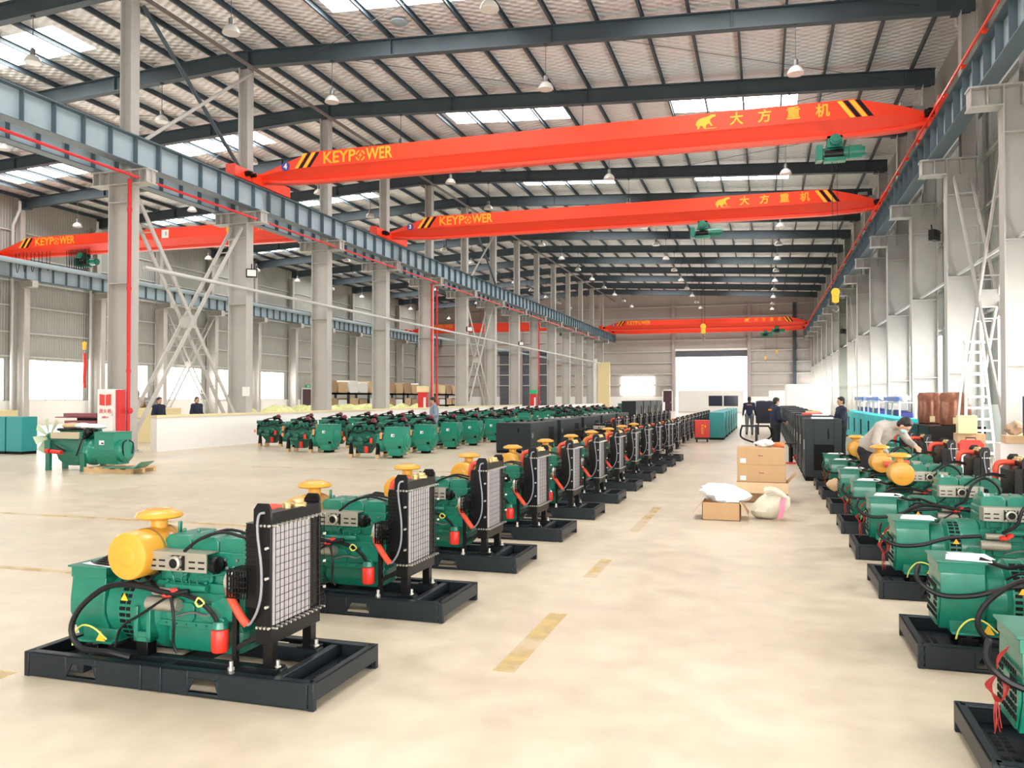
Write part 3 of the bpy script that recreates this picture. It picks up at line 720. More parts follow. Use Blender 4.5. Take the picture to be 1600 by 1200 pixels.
def make_genset(name, body, filt=True):
    g = Proto(name)
    # --- skid
    a = MB(); L = 1.0; W = .39; h = .15
    for s in (-1, 1):
        y0, y1 = (-W, -W + .012) if s < 0 else (W - .012, W)
        xs = [-L, -.68, -.66, -.48, -.46, .19, .21, .37, .39, L]
        for (p, q) in ((-.96, -.68), (-.46, .19), (.39, .96)): a.box(p, q, y0, y1, .005, h)
        for (p, q) in ((-.68, -.46), (.19, .39)):
            a.box(p, q, y0, y1, .105, h); a.box(p, q, y0, y1, .005, .025)
            a.prism([(p, .025), (p + .045, .105), (p, .105)], 'y', y0, y1); a.prism([(q, .025), (q, .105), (q - .03, .105)], 'y', y0, y1)
        ya, yb2 = (-W, -W + .06) if s < 0 else (W - .06, W)
        a.box(-L + .02, L - .02, ya, yb2, h - .012, h); a.box(-L + .02, L - .02, ya, yb2, .005, .015)
        for x in (-.14, .0): a.box(x, x + .012, y0 - .008 if s < 0 else y1, y0 if s < 0 else y1 + .008, .005, h)
    for s in (-1, 1):
        x0, x1 = (-L, -L + .012) if s < 0 else (L - .012, L)
        a.box(x0, x1, -W + .03, W - .03, .05, h)
        a.box(min(x0, x0 - 0) if s < 0 else L - .05, -L + .05 if s < 0 else L, -W + .03, W - .03, h - .012, h)
        for sy in (-1, 1):
            a.box(-L if s < 0 else L - .035, -L + .035 if s < 0 else L, -W if sy < 0 else W - .035, -W + .035 if sy < 0 else W, 0, h)
    for x in (-.62, -.05, .70): a.box(x, x + .05, -W + .02, W - .02, .05, h - .012)
    a.box(.75, L - .01, -W + .02, W - .02, .05, .058).box(-L + .01, -.62, -W + .02, W - .02, .05, .058)
    for y in (-.2, .2): a.box(-.6, .70, y - .035, y + .035, .06, h)
    sk = g.add('skid', a, 'skid', .004)
    a = MB()
    for x0 in (.80, -.93):
        for i in range(3):
            for j in range(11):
                yy = -.28 + j * .05
                if j == 5: continue
                a.box(x0 + i*.045, x0 + i*.045 + .03, yy, yy + .033, .058, .0605)
    g.add('vent_slots', a, 'dark', parent=sk)
    # --- alternator (local x -.93 .. -.40)
    a = MB(); zc = .40
    P = [(-.185, .60), (-.205, .44), (-.205, .36), (-.13, .20), (.13, .20), (.205, .36), (.205, .44), (.185, .60)]
    a.prism(P, 'x', -.92, -.66)
    a.prism([(p*.93, .40 + (q - .40)*.93) for p, q in P[1:7]] , 'x', -.935, -.92)
    a.lathe([(.19, -.66), (.205, -.64), (.205, -.54), (.235, -.52)], (0, 0, zc), axis='x', n=28)
    a.box(-.86, -.58, -.23, .23, .185, .20).box(-.86, -.60, -.16, .16, .19, .26)
    al = g.add('alternator', shift(a, .085), body, .004)
    a = MB(); a.prism(rr(-.93, -.66, .57, .635, .006), 'y', -.19, .19); a.box(-.945, -.645, -.205, .205, .635, .647)
    g.add('terminal_box', shift(a, .085), body, .003, parent=al)
    a = MB().lathe([(.225, -.525), (.245, -.515), (.245, -.40), (.225, -.39)], (0, 0, zc), axis='x', n=36)
    for i in range(40):
        u = 2*PI*(i + .5)/40
        if math.sin(u) > .93: continue
        for x0, x1 in ((-.505, -.465), (-.455, -.415)):
            c_, s_ = math.cos(u), math.sin(u); tx, tz = -s_, c_
            rings = [[(xx, r*c_ + k*.011*tx, zc + r*s_ + k*.011*tz) for xx, k in ((x0, -1), (x1, -1), (x1, 1), (x0, 1))] for r in (.240, .2475)]
            a.loft(rings, 1)
    g.add('vent_ring', shift(a, .085), [body, 'dark'], parent=al)
    a = MB()
    for i in range(6):
        for j in range(9):
            if abs(j - 4) < 1.5 and 1 < i < 5: continue
            a.box(-.939, -.934, -.155 + j*.037, -.155 + j*.037 + .020, .26 + i*.04, .26 + i*.04 + .026)
    g.add('vent_dark', shift(a, .085), 'dark', parent=al)
    a = MB().prism([(-.69, .205), (-.62, .205), (-.655, .265)], 'y', -.238, -.232).prism([(-.49, .47), (-.44, .47), (-.465, .515)], 'y', -.252, -.247)
    g.add('warning_sticker', shift(a, .085), 'stripey', parent=al)
    # --- flywheel housing
    a = MB().lathe([(.20, -.40), (.25, -.39), (.255, -.36), (.255, -.24), (.22, -.20), (.18, -.18)], (0, 0, .40), axis='x', n=28)
    a.box(-.34, -.22, -.27, -.20, .24, .30).box(-.34, -.22, .20, .27, .24, .30)
    a.box(-.34, -.31, -.275, -.22, .24, .45).box(-.25, -.22, -.275, -.22, .24, .45).box(-.34, -.22, -.275, -.2, .24, .27)
    for k in range(14):
        u = 2*PI*k/14; a.cyl((-.375, .225*math.cos(u), .40 + .225*math.sin(u)), (-.355, .225*math.cos(u), .40 + .225*math.sin(u)), .011, n=6)
    g.add('flywheel_housing', shift(a, .05), body, .004)
    for s in (-1, 1):
        g.add('mounting_foot', MB().box(-.28, -.20, s*.22 - .04, s*.22 + .04, .15, .24), 'black', .003)
        g.add('mounting_foot', MB().box(-.72, -.62, s*.16 - .045, s*.16 + .045, .05, .165).lathe([(.05, .165), (.045, .187)], (-.67, s*.16, 0), n=10), 'black', .003)
    # --- engine
    e = MB()
    e.prism(rr(-.19, .44, .36, .60, .02), 'y', -.205, .20)
    e.prism(rr(-.18, .42, .58, .73, .02), 'y', -.165, .165)
    for i in range(3): e.prism(rr(-.14 + i*.185, .02 + i*.185, .595, .675, .015), 'y', -.19, -.16); e.prism(rr(-.12 + i*.185, .0 + i*.185, .61, .66, .012), 'y', -.198, -.185)
    e.box(-.12, .38, -.222, -.20, .50, .545).prism(rr(-.1, .1, .37, .48, .02), 'y', -.222, -.2).prism(rr(.14, .36, .38, .48, .02), 'y', -.225, -.2)
    e.prism([(-.20, .33), (.44, .33), (.42, .37), (-.18, .37)], 'y', -.215, .21)
    for i in range(9): e.cyl((-.17 + i*.07, -.215, .35), (-.17 + i*.07, -.228, .35), .008, n=6)
    for (x, z) in ((-.10, .60), (.03, .6), (.17, .6), (.33, .6), (-.02, .52), (.2, .52), (-.15, .44), (.4, .44), (.4, .55)): e.cyl((x, -.20, z), (x, -.215, z), .013, n=8)
    e.prism([(.24, .40), (.40, .40), (.40, .50), (.32, .54), (.24, .50)], 'y', -.25, -.2)
    e.cyl((.325, -.28, .368), (.325, -.28, .41), .05, .04).cyl((.325, -.28, .39), (.325, -.20, .40), .035)
    en = g.add('engine_block', e, body, .006)
    e = MB().loft([[(x, y, z) for x, y in rr(-.15, .42, -.17, .17, .03)] if z > .2 else [(x, y, z) for x, y in rr(-.12, .36, -.15, .15, .04)] for z in (.335, .24, .175)])
    g.add('oil_pan', e, body, .01, parent=en)
    e = MB()
    for i in range(3): e.prism(rr(-.17 + i*.195, .02 + i*.195, .735, .865, .03), 'y', -.15, .13)
    e.prism(rr(-.18, .42, .72, .78, .012), 'y', -.165, .15)
    for i in range(6): e.cyl((-.13 + i*.105, -.02, .86), (-.13 + i*.105, -.02, .885), .012, n=6)
    e.box(-.16, -.145, -.05, -.02, .86, .93)
    g.add('valve_cover', e, body, .008, parent=en)
    # heat shield over the manifold, near side
    e = MB().box(-.185, .225, -.275, -.265, .675, .78, 0).box(-.185, .225, -.275, -.16, .78, .787, 0).box(-.185, -.178, -.275, -.16, .675, .785, 0)
    for x in (-.15, -.085, .125, .19):
        for z in (.70, .735): e.box(x - .021, x + .021, -.278, -.276, z - .005, z + .005, 1)
    e.box(-.03, .075, -.285, -.275, .685, .77, 1).lathe([(.03, -.31), (.042, -.305), (.042, -.275)], (.02, 0, .727), axis='y', n=16, mi=0).lathe([(.026, -.313), (.030, -.308)], (.02, 0, .727), axis='y', n=16, mi=1)
    for k in range(4):
        u = PI/4 + k*PI/2; e.cyl((.02 + .052*math.cos(u), -.295, .727 + .052*math.sin(u)), (.02 + .052*math.cos(u), -.27, .727 + .052*math.sin(u)), .008, n=6, mi=0)
    g.add('heat_shield', e, ['sheet', 'black'], parent=en)
    e = MB().lathe([(.03, .23), (.05, .235), (.05, .27), (.03, .28)], (0, -.22, .715), axis='x', n=14).tube([(.26, -.18, .71), (.26, -.1, .70)], .03, 8); g.add('shutdown_valve', e, 'black', parent=en)
    # starter
    e = MB().cyl((-.20, -.25, .47), (.0, -.25, .47), .042).cyl((-.16, -.25, .545), (-.02, -.25, .545), .026).cyl((.0, -.25, .47), (.02, -.25, .47), .034); st = g.add('starter_motor', e, 'sheet', parent=en)
    e = MB().ell((-.04, -.29, .54), .03, .03, .02, 8, 5).ell((.01, -.285, .56), .03, .025, .02, 8, 5).tube([(-.06, -.28, .53), (-.01, -.30, .54), (.03, -.28, .57)], .014, 6); g.add('terminal_boot', e, 'red', parent=en)
    # red oil filter
    e = MB().lathe([(.044, .235), (.050, .245), (.050, .355), (.044, .365)], (.325, -.28, 0), n=18); g.add('oil_filter', e, 'red')
    # charging alternator and guard cage
    e = MB().lathe([(.03, .365), (.065, .37), (.072, .39), (.072, .42)], (0, -.25, .64), axis='x', n=16); g.add('charging_alternator', e, 'steel')
    e = MB(); gx, gz = .41, .56
    for i in range(8): e.box(gx + i*.018, gx + .004 + i*.018, -.335, -.327, gz, gz + .16)
    for i in range(6): e.box(gx, gx + .13, -.336, -.326, gz + i*.031, gz + .005 + i*.031)
    for i in range(7): e.box(gx - .005, gx, -.335 + i*.022, -.330 + i*.022, gz, gz + .16)
    for i in range(6): e.box(gx - .005, gx + .001, -.335, -.19, gz + i*.031, gz + .005 + i*.031)
    for i in range(6): e.box(gx, gx + .13, -.335 + i*.025, -.330 + i*.025, gz + .158, gz + .162)
    e.cyl((gx + .05, -.25, .64), (gx + .09, -.25, .64), .06)
    g.add('belt_guard', e, 'black')
    # fan shroud, radiator
    e = MB().prism([(.49, .42), (.58, .38), (.58, 1.0), (.54, 1.0), (.49, .95)], 'y', -.24, .22); e.box(.50, .59, -.285, -.24, .50, .98).box(.49, .50, -.275, -.24, .82, .96)
    for i in range(8): e.box(.495, .58, -.289, -.285, .74 + i*.028, .75 + i*.028)
    g.add('fan_shroud', e, 'black', .004)
    e = MB().box(.575, .672, -.30, -.285, .305, 1.06).box(.575, .672, .225, .24, .305, 1.06).box(.575, .672, -.285, .225, .965, 1.045).box(.575, .672, -.285, .225, .305, .41).box(.58, .665, -.285, .225, .41, .965)
    for (ya, yb2) in ((-.305, -.29), (.23, .245)): e.prism([(.56, .98), (.675, .98), (.675, 1.065), (.655, 1.10), (.585, 1.10), (.56, 1.065)], 'y', ya, yb2)
    rd = g.add('radiator_frame', e, 'black', .003)
    e = MB().box(.664, .674, -.275, .115, .412, .962); g.add('radiator_core', e, 'core', parent=rd)
    e = MB()
    for i in range(14): e.box(.6755, .6765, -.262 + i*.028, -.261 + i*.028, .412, .962)
    g.add('core_tubes', e, 'lampgear', parent=rd)
    e = MB()
    ny, nz = 12, 13
    for i in range(ny + 1):
        y = -.29 + .53*i/ny; e.box(.697, .7000, y - .0011, y + .0011, .40, .975)
    for j in range(nz + 1):
        z = .40 + .575*j/nz; e.box(.695, .698, -.29, .24, z - .0011, z + .0011)
    g.add('grille_guard', e, 'black', parent=rd)
    e = MB()
    for i in range(12):
        y = -.285 + .52*i/11
        for z in (.40, .975): e.cyl((.67, y, z), (.708, y, z), .007, n=6)
    for i in range(4):
        x = .59 + i*.025
        for z in (.40, .975): e.cyl((x, -.30, z), (x, -.314, z), .008, n=6)
    for z in (.52, .68, .85): e.cyl((.655, -.30, z), (.655, -.325, z), .009, n=6); e.cyl((.69, .24, z), (.705, .25, z), .009, n=6)
    g.add('bolts', e, 'steel', parent=rd)
    e = MB().lathe([(.055, 1.04), (.055, 1.06), (.04, 1.065), (.04, 1.08), (.03, 1.085)], (.62, .06, 0), n=14).lathe([(.025, 1.04), (.025, 1.075), (.02, 1.08)], (.62, -.06, 0), n=10); g.add('filler_cap', e, mat('brass_filler_cap', (.55, .42, .2), .35, .7), parent=rd)
    e = MB().tube([(.64, -.31, 1.05), (.61, -.325, 1.035), (.605, -.33, .94), (.63, -.33, .75), (.63, -.33, .60), (.605, -.33, .50), (.56, -.32, .43), (.53, -.31, .41)], .0075, 7); g.add('overflow_hose', e, mat('grey_clear_hose', (.22, .22, .26), .3), parent=rd)
    for y in (-.22, .20):
        e = MB().box(.59, .65, y - .03, y + .03, .16, .345).box(.56, .69, y - .05, y + .05, .15, .162).bar((.60, y, .34), (.45, y, .28), .03, .03)
        g.add('radiator_stand', e, 'black', .002, parent=rd)
    e = MB().bar((.43, -.28, .15), (.43, -.28, .60), .03, .03).bar((.43, -.28, .26), (.60, -.26, .36), .025, .03)
    g.add('support_post', e, 'black', .002)
    e = MB()
    for (x, y) in ((.67, -.22), (.67, .20), (.43, -.32)): e.lathe([(.02, .15), (.02, .165), (.012, .17), (.012, .20)], (x, y, 0), n=8)
    e.cyl((.72, .36, .11), (.74, .36, .11), .014)
    g.add('mount_bolts', e, 'steel', parent=rd)
    # hoses
    e = MB().tube([(.375, -.27, .60), (.42, -.30, .54), (.49, -.31, .45), (.52, -.30, .41)], .024, 10); g.add('lower_hose', e, 'hose')
    e = MB().tube([(.57, .02, 1.02), (.47, .02, 1.025), (.41, .01, 1.0), (.395, .0, .93), (.395, .0, .85)], .030, 10); g.add('upper_hose', e, 'hose')
    # cable loops
    e = MB().tube([(.10, -.27, .56), (-.02, -.30, .55), (-.22, -.32, .585), (-.42, -.34, .57), (-.60, -.36, .44), (-.66, -.37, .30), (-.58, -.37, .20), (-.40, -.36, .19), (-.26, -.33, .16)], .0175, 8)
    e.tube([(.0, -.28, .56), (.12, -.27, .53), (.20, -.29, .51), (.28, -.30, .46), (.31, -.29, .41)], .014, 7)
    e.tube([(-.02, -.28, .54), (.02, -.30, .40), (.01, -.29, .26), (.03, -.28, .2)], .009, 6)
    e.tube([(-.03, -.28, .53), (-.20, -.30, .42), (-.36, -.30, .32), (-.40, -.30, .2)], .008, 6)
    e.tube([(.44, -.2, .88), (.30, -.22, .91), (.16, -.24, .87), (.05, -.25, .79)], .010, 6)
    e.tube([(.44, -.17, .90), (.30, -.19, .92), (.14, -.23, .86)], .009, 6)
    e.tube([(-.59, -.12, .66), (-.45, -.18, .62), (-.35, -.15, .63), (-.25, -.2, .60), (-.12, -.27, .56)], .014, 6)
    e.tube([(-.12, -.25, .66), (-.25, -.25, .58), (-.38, -.24, .60), (-.46, -.2, .55)], .008, 6)
    g.add('cable_loom', e, 'rubber')
    e = MB()
    for q in range(5): e.tube([(-.85 + q*.03, -.1 - q*.012, .65 + q*.004), (-.72, -.17 + q*.02, .665 + q*.008), (-.58, -.15 + q*.01, .655 + q*.008), (-.5 - q*.01, -.05, .66)], .009, 6)
    g.add('coiled_cable', shift(e, .08), 'rubber')
    wy = mat('yellow_green_wire', (.60, .62, .12), .5)
    g.add('earth_wire', MB().tube([(-.52, -.24, .22), (-.60, -.26, .29), (-.68, -.27, .30), (-.74, -.27, .24), (-.76, -.26, .17)], .006, 6), wy)
    g.add('wire_tie', MB().tube([(.38, -.24, .60), (.35, -.26, .62), (.33, -.25, .60)], .005, 5), wy)
    g.add('wire_tie', MB().tube([(.17, -.30, .51), (.20, -.31, .54), (.23, -.30, .51), (.20, -.31, .49), (.17, -.30, .51)], .006, 5), wy)
    # fuel lines, injection pump and brackets on the near face
    e = MB().box(-.06, .16, -.235, -.205, .555, .60).cyl((-.08, -.235, .575), (.20, -.235, .575), .022)
    for i in range(4): e.tube([(-.03 + i*.055, -.235, .595), (-.03 + i*.06, -.245, .64), (-.06 + i*.12, -.22, .665), (-.08 + i*.14, -.17, .70)], .005, 5)
    g.add('injection_pump', e, body)
    e = MB().tube([(.28, -.22, .46), (.20, -.24, .42), (.10, -.235, .43), (-.02, -.23, .40)], .007, 6).tube([(.34, -.22, .50), (.37, -.24, .56), (.36, -.22, .64), (.30, -.19, .70)], .008, 6)
    for i in range(7): e.cyl((-.12 + i*.08, -.166, .74), (-.12 + i*.08, -.178, .74), .009, n=6)
    g.add('fuel_line', e, 'lampgear')
    # yellow air filter with rain cap
    e = MB().lathe([(.10, -.345), (.136, -.335), (.142, -.325), (.142, .02), (.12, .08), (.08, .12)], (-.29, 0, .755), axis='y', n=32)
    e.lathe([(.035, -.349), (.06, -.347), (.07, -.343)], (-.29, 0, .755), axis='y', n=24)
    e.lathe([(.052, .10), (.052, .20)], (-.29, -.06, .76), n=16).box(-.30, -.20, -.05, .10, .60, .66)
    f = g.add('air_filter', e, 'yellow')
    e = MB().lathe([(.055, .175), (.06, .19), (.13, .19), (.142, .20), (.13, .222), (.09, .235), (.08, .243), (.03, .246)], (-.29, -.06, .76), n=26); g.add('rain_cap', e, 'yellow', parent=f)
    for y in (-.17, .0): g.add('clamp_band', MB().lathe([(.144, y - .01), (.1465, y), (.144, y + .01)], (-.29, 0, .755), axis='y', n=26), mat('brass_band', (.40, .27, .08), .4, .5), parent=f)
    e = MB().prism([(-.88, -.15), (-.62, -.20), (-.59, -.02), (-.84, .05)], 'z', .650, .652).prism([(-.80, -.12), (-.58, -.10), (-.60, .10), (-.83, .10)], 'z', .6535, .6555)
    g.add('paper_sheet', shift(e, .085), 'paper')
    e = MB()
    for q in range(5):
        k = q*.006
        e.tube([(-.94, -.12, .58), (-.99, -.15, .54 - k), (-1.0, -.17, .47), (-1.03 - k, -.21, .43), (-1.02, -.22 - k, .37 + k), (-.98, -.18, .36), (-.97 + k, -.15, .42), (-1.0, -.18, .46)], .0034, 5)
        e.tube([(-1.01, -.2, .38), (-1.01 + .012*math.sin(q*2), -.2, .31), (-1.0 - .012*math.cos(q*3), -.2 + .008*q, .25 - .012*q)], .003, 4)
    g.add('red_wire_bundle', shift(e, .07), mat('dark_red_wire', (.25, .014, .010), .5))
    e = MB().tube([(-.05, -.30, .58), (.05, -.33, .66), (.10, -.34, .80), (.22, -.33, .88), (.34, -.33, .80), (.36, -.33, .66), (.25, -.33, .58), (.10, -.31, .55)], .014, 7).tube([(-.95, -.12, .60), (-.97, -.22, .52), (-.85, -.25, .44), (-.65, -.26, .45), (-.45, -.28, .52), (-.2, -.29, .55)], .016, 7)
    g.add('looping_cable', e, 'rubber')
    return g
gs = make_genset('generator_set', 'green')
LEFTROW = [3.98 + 1.83*i for i in range(11)]
for i, y in enumerate(LEFTROW):
    skip = {'red_wire_bundle', 'looping_cable'}
    if i > 0: skip |= {'paper_sheet'} if i % 3 else set()
    if i >= 4: skip |= {'coiled_cable'}
    if i in (6,): skip |= {'heat_shield'}
    lab = '%s green generator set on a dark skid in the row left of the aisle' % ORD[i]
    if i == 0: lab = 'nearest green generator set left of the aisle, radiator and yellow air filter in full view'
    t = gs.place(lab, 'generator', (-3.33 + .022*i, y + .39, 0), random.uniform(-.012, .012), 'generator sets left of the aisle', skip)
RIGHTROW = [3.94, 5.72, 7.6, 9.35, 11.05, 12.9, 14.7, 16.2]
for i, y in enumerate(RIGHTROW):
    skip = {'coiled_cable', 'cable_loom' if i % 2 == 0 and i < 3 else 'x', 'red_wire_bundle' if i in (1, 5, 7) else 'x'}
    if i < 4: skip |= {'air_filter'}
    if i >= 4: skip |= {'looping_cable'} if i % 2 else set()
    if i == 0: skip |= {'paper_sheet'}
    lab = '%s green generator set on a dark skid in the row right of the aisle' % ORD[i]
    if i == 1: lab = 'second generator set right of the aisle, white papers on its terminal box'
    gs.place(lab, 'generator', (1.92, y + .39, 0), random.uniform(-.012, .012), 'generator sets right of the aisle', skip)
# a hidden-end air filter with open mouth and red elbow on the sixth to eighth right sets
for i in (5, 6, 7):
    y = RIGHTROW[i] + .39
    o = MB().tube([(0, 0, 0), (.10, -.02, .0), (.22, -.02, .02), (.3, .05, .02)], .045, 10).obj('red_elbow_hose', 'hose', loc=(1.68 - .02, y - .36, .74))
    tag(o, 'red elbow hose at the mouth of the yellow filter on the %s right generator set' % ORD[i], 'hose', 'red elbow hoses')
# black sets further down the left row
gb = make_genset('black_generator_set', 'black')
for i in range(12):
    y = 24.4 + 1.75*i
    for j, x in enumerate((-3.32, -5.35)) if i >= 2 else ((0, -3.2),):
        gb.place('black generator set beyond the green ones, %s of the %s file' % (ORD1[i if j == 0 else i - 2], ['aisle-side', 'outer'][j]), 'generator', (x, y, -.05), 0, 'dark generator sets', {'air_filter', 'red_wire_bundle', 'looping_cable', 'paper_sheet', 'oil_filter', 'earth_wire', 'skid'} | ({'upper_hose'} if i > 3 else set()))

# --- green sets waiting on wooden blocks, left of centre
ms = Proto('engine_and_alternator_set')
a = MB(); zc = .43
a.prism([(-.26, .48), (-.26, .40), (-.15, .17), (.15, .17), (.26, .40), (.26, .48)], 'x', .42, .97)
a.lathe([(.20, .16), (.27, .18), (.27, .30), (.22, .34), (.21, .44)], (0, 0, zc), axis='x', n=22).lathe([(.23, .96), (.23, 1.0), (.15, 1.01), (.15, 1.05), (.05, 1.06)], (0, 0, .45), axis='x', n=22)
a.box(.48, .90, -.30, .30, .075, .09).box(.5, .88, -.2, .2, .09, .25)
al = ms.add('alternator', a, 'greenlt', .004)
a = MB().prism(rr(.42, .98, .44, .86, .004), 'y', -.268, .268).box(.40, 1.0, -.285, .285, .86, .872)
tb = ms.add('terminal_box', a, 'greenlt', .004, parent=al)
a = MB().box(.62, .72, -.276, -.272, .60, .68, 0).box(.67, .71, -.278, -.276, .62, .65, 1); ms.add('rating_plate', a, ['paper', 'black'], parent=al)
a = MB().box(.82, .9, -.246, -.22, .28, .35).box(.30, .35, -.33, -.25, .5, .54); ms.add('vent_dark', a, 'dark', parent=al)
a = MB(); a.prism(rr(-.75, .18, .38, .68, .04), 'y', -.24, .24).prism(rr(-.70, .14, .66, .80, .03), 'y', -.17, .17)
a.tube([(-.85, -.05, .84), (-.3, -.05, .86), (.10, -.05, .84)], .055, 10).ell((-.6, -.25, .52), .09, .08, .09).ell((-.32, -.27, .50), .11, .07, .10).ell((-.08, -.25, .58), .09, .07, .07).cyl((-.5, -.30, .40), (-.2, -.30, .40), .05)
for i in range(6): a.box(-.68 + i*.14, -.60 + i*.14, -.22, .22, .78, .85)
a.lathe([(.05, -.82), (.15, -.80), (.15, -.75)], (0, 0, .55), axis='x', n=14).ell((-.82, 0, .80), .06, .06, .06)
en = ms.add('engine_block', a, 'greendk', .008)
a = MB().loft([[(x, y, z) for x, y in rr(x0, x1, -w_, w_, .04)] for (z, x0, x1, w_) in ((.39, -.62, .06, .19), (.24, -.5, -.06, .16), (.12, -.44, -.12, .12))]); ms.add('oil_pan', a, 'greendk', .01, parent=en)
a = MB().lathe([(.055, .14), (.06, .15), (.06, .32), (.05, .33)], (-.14, -.24, 0), n=12).lathe([(.045, .42), (.045, .56)], (.03, -.30, 0), n=12); ms.add('oil_filter', a, 'red')
a = MB().ell((-.08, .02, 1.0), .10, .09, .07, 10, 6).cyl((-.22, 0, .97), (-.02, 0, 1.03), .07).tube([(-.02, 0, .95), (.06, 0, .9), (.1, 0, .84)], .04, 8).tube([(-.6, -.1, .86), (-.4, -.12, .95), (-.2, -.1, .98)], .02, 6); ms.add('turbocharger', a, 'black')
a = MB().lathe([(.03, -.01), (.08, .0), (.08, .05), (.04, .06)], (-.0, -.05, 1.0), n=12).cyl((-.02, -.1, 1.06), (.06, -.1, 1.06), .05); ms.add('red_cap', a, 'maroon')
for (x, y) in ((-.62, -.22), (.22, -.27), (-.62, .22), (.22, .27)):
    ms.add('support_leg', MB().loft([[(x + sx*r, y + sy*r, z) for sx, sy in ((-1,-1),(1,-1),(1,1),(-1,1))] for (z, r) in ((.10, .05), (.36, .035), (.42, .03))]), 'black', .003)
    ms.add('wooden_block', MB().box(x - .05, x + .05, y - .06, y + .06, 0, .10), 'wood')
ms.add('pipework', MB().tube([(-.7, -.2, .78), (-.4, -.27, .70), (-.1, -.25, .78), (.1, -.2, .7)], .02, 6).tube([(-.68, -.25, .6), (-.5, -.30, .5), (-.2, -.28, .44), (.0, -.26, .5)], .016, 6).ell((-.45, -.12, .90), .12, .08, .05, 10, 6).ell((.12, -.15, .84), .07, .08, .06, 10, 6).box(-.72, -.66, -.26, -.20, .45, .75), 'black')
ms.add('support_block', MB().box(.60, .80, -.15, .15, 0, .075), 'dark')
a = MB().prism([(-.85, .46), (-.80, .53), (-.85, .60), (-.90, .53)], 'y', -.20, -.19).prism([(.30, .5), (.35, .5), (.37, .72), (.30, .72)], 'y', -.31, -.30); ms.add('orange_tag', a, mat('orange_tag_paper', (.85, .30, .08), .6))
files = [(-10.55, 21.3, 2.15, 7, 'aisle-side'), (-13.55, 22.9, 2.3, 7, 'middle'), (-16.2, 25.2, 2.3, 6, 'wall-side')]
for (x, y0, dy, cnt, nm) in files:
    for i in range(cnt):
        ms.place('green engine and alternator set on wooden blocks, %s in the %s file' % (ORD1[i], nm), 'generator', (x + random.uniform(-.06, .06), y0 + dy*i, 0), random.uniform(-.03, .03), 'sets on wooden blocks', () if i % 3 else ())
for jx, (x, nm) in enumerate(((-9.8, 'aisle-side'), (-12.9, 'middle'), (-16.0, 'wall-side'))):
    for i in range(11):
        skip = () if (i + jx) % 4 else ('terminal_box', 'rating_plate')
        ms.place('green engine set in the back block, %s in its %s file' % (ORD1[i], nm), 'generator', (x + random.uniform(-.1, .1), 42.0 + 2.7*i + jx*.6, 0), random.uniform(-.05, .05), 'sets in the back block', skip)
# --- the single large set on a pallet at the left
t = thing('engine_and_alternator_set', 'large green engine with a pale bladed fan and alternator half on a pallet', 'generator', (-15.05, 15.55, 0))
a = MB().lathe([(.24, .10), (.31, .12), (.31, .22), (.28, .26), (.26, .34), (.25, .95)], (0, 0, .44), axis='x', n=26).prism([(-.26, .60), (-.26, .42), (-.16, .17), (.16, .17), (.26, .42), (.26, .60)], 'x', .42, 1.0).lathe([(.26, .98), (.26, 1.08), (.20, 1.10), (.18, 1.12)], (.0, 0, .48), axis='x', n=26); al = a.obj('alternator', 'greenlt', t, bevel=.004)
MB().prism(rr(.42, .98, .50, .90, .006), 'y', -.27, .27).box(.41, .99, -.285, .285, .90, .915).obj('terminal_box', 'greenlt', al, bevel=.004)
MB().box(.56, .70, -.276, -.272, .62, .72, 0).box(.62, .69, -.279, -.276, .64, .67, 1).obj('rating_plate', ['paper', 'black'], al)
MB().tube([(1.1, -.02, .72), (1.13, -.16, .66), (1.13, -.17, .48), (1.1, -.1, .34)], .016, 7).tube([(1.1, .05, .72), (1.14, .14, .64), (1.14, .12, .4)], .014, 7).obj('cable_loom', 'rubber', al)
a = MB().prism(rr(-.86, .12, .42, .80, .06), 'y', -.22, .22).prism(rr(-.84, .1, .72, .90, .04), 'y', -.28, -.06).prism(rr(-.84, .1, .72, .90, .04), 'y', .06, .28).cyl((.0, 0, .88), (.30, 0, .88), .12)
a.box(-.8, .05, -.05, .05, .85, .95); en = a.obj('engine_block', 'green', t, bevel=.01)
MB().loft([[(x, y, z) for x, y in rr(x0, x1, -w_, w_, .05)] for (z, x0, x1, w_) in ((.44, -.78, .05, .22), (.26, -.74, -.0, .18), (.12, -.6, -.15, .12))]).obj('oil_pan', 'green', en, bevel=.01)
MB().prism(rr(-.80, .02, .75, .90, .02), 'y', -.31, -.28).obj('rocker_cover', mat('beige_rocker_cover', (.55, .48, .33), .5), en)
for (x, y, h) in ((-.92, -.24, .62), (.14, -.30, .42), (-.92, .24, .62), (.14, .30, .42)): MB().box(x - .06, x + .06, y - .04, y + .04, 0, h).obj('support_leg', 'green', t, bevel=.005)
MB().box(-1.0, -.84, -.29, .29, .45, .70).obj('front_bracket', 'green', t, bevel=.005)
fan = MB()
for k in range(8):
    u = 2*PI*k/8 + .2; c, s = math.cos(u), math.sin(u)
    P = []
    for (r, wv, dx) in ((.07, .035, 0), (.24, .07, .0), (.42, .09, .0)):
        P.append([(-1.16 + sx*.035*(1 if sw > 0 else -1) + tx*.004, r*c - sw*wv*s, .78 + r*s + sw*wv*c) for (sx, sw, tx) in ((1, 1, 1), (1, -1, 1), (1, -1, -1), (1, 1, -1))])
    fan.loft(P)
fo = fan.obj('fan', 'fanwhite', t); MB().lathe([(.07, -1.2), (.07, -1.12), (.10, -1.11), (.10, -1.0), (.05, -.85)], (0, 0, .78), axis='x', n=16).obj('fan_hub', 'green', fo)
MB().cyl((-.75, -.33, .45), (-.45, -.33, .43), .05).cyl((-.9, -.33, .46), (-.8, -.33, .455), .055).obj('oil_filter', 'red', t)
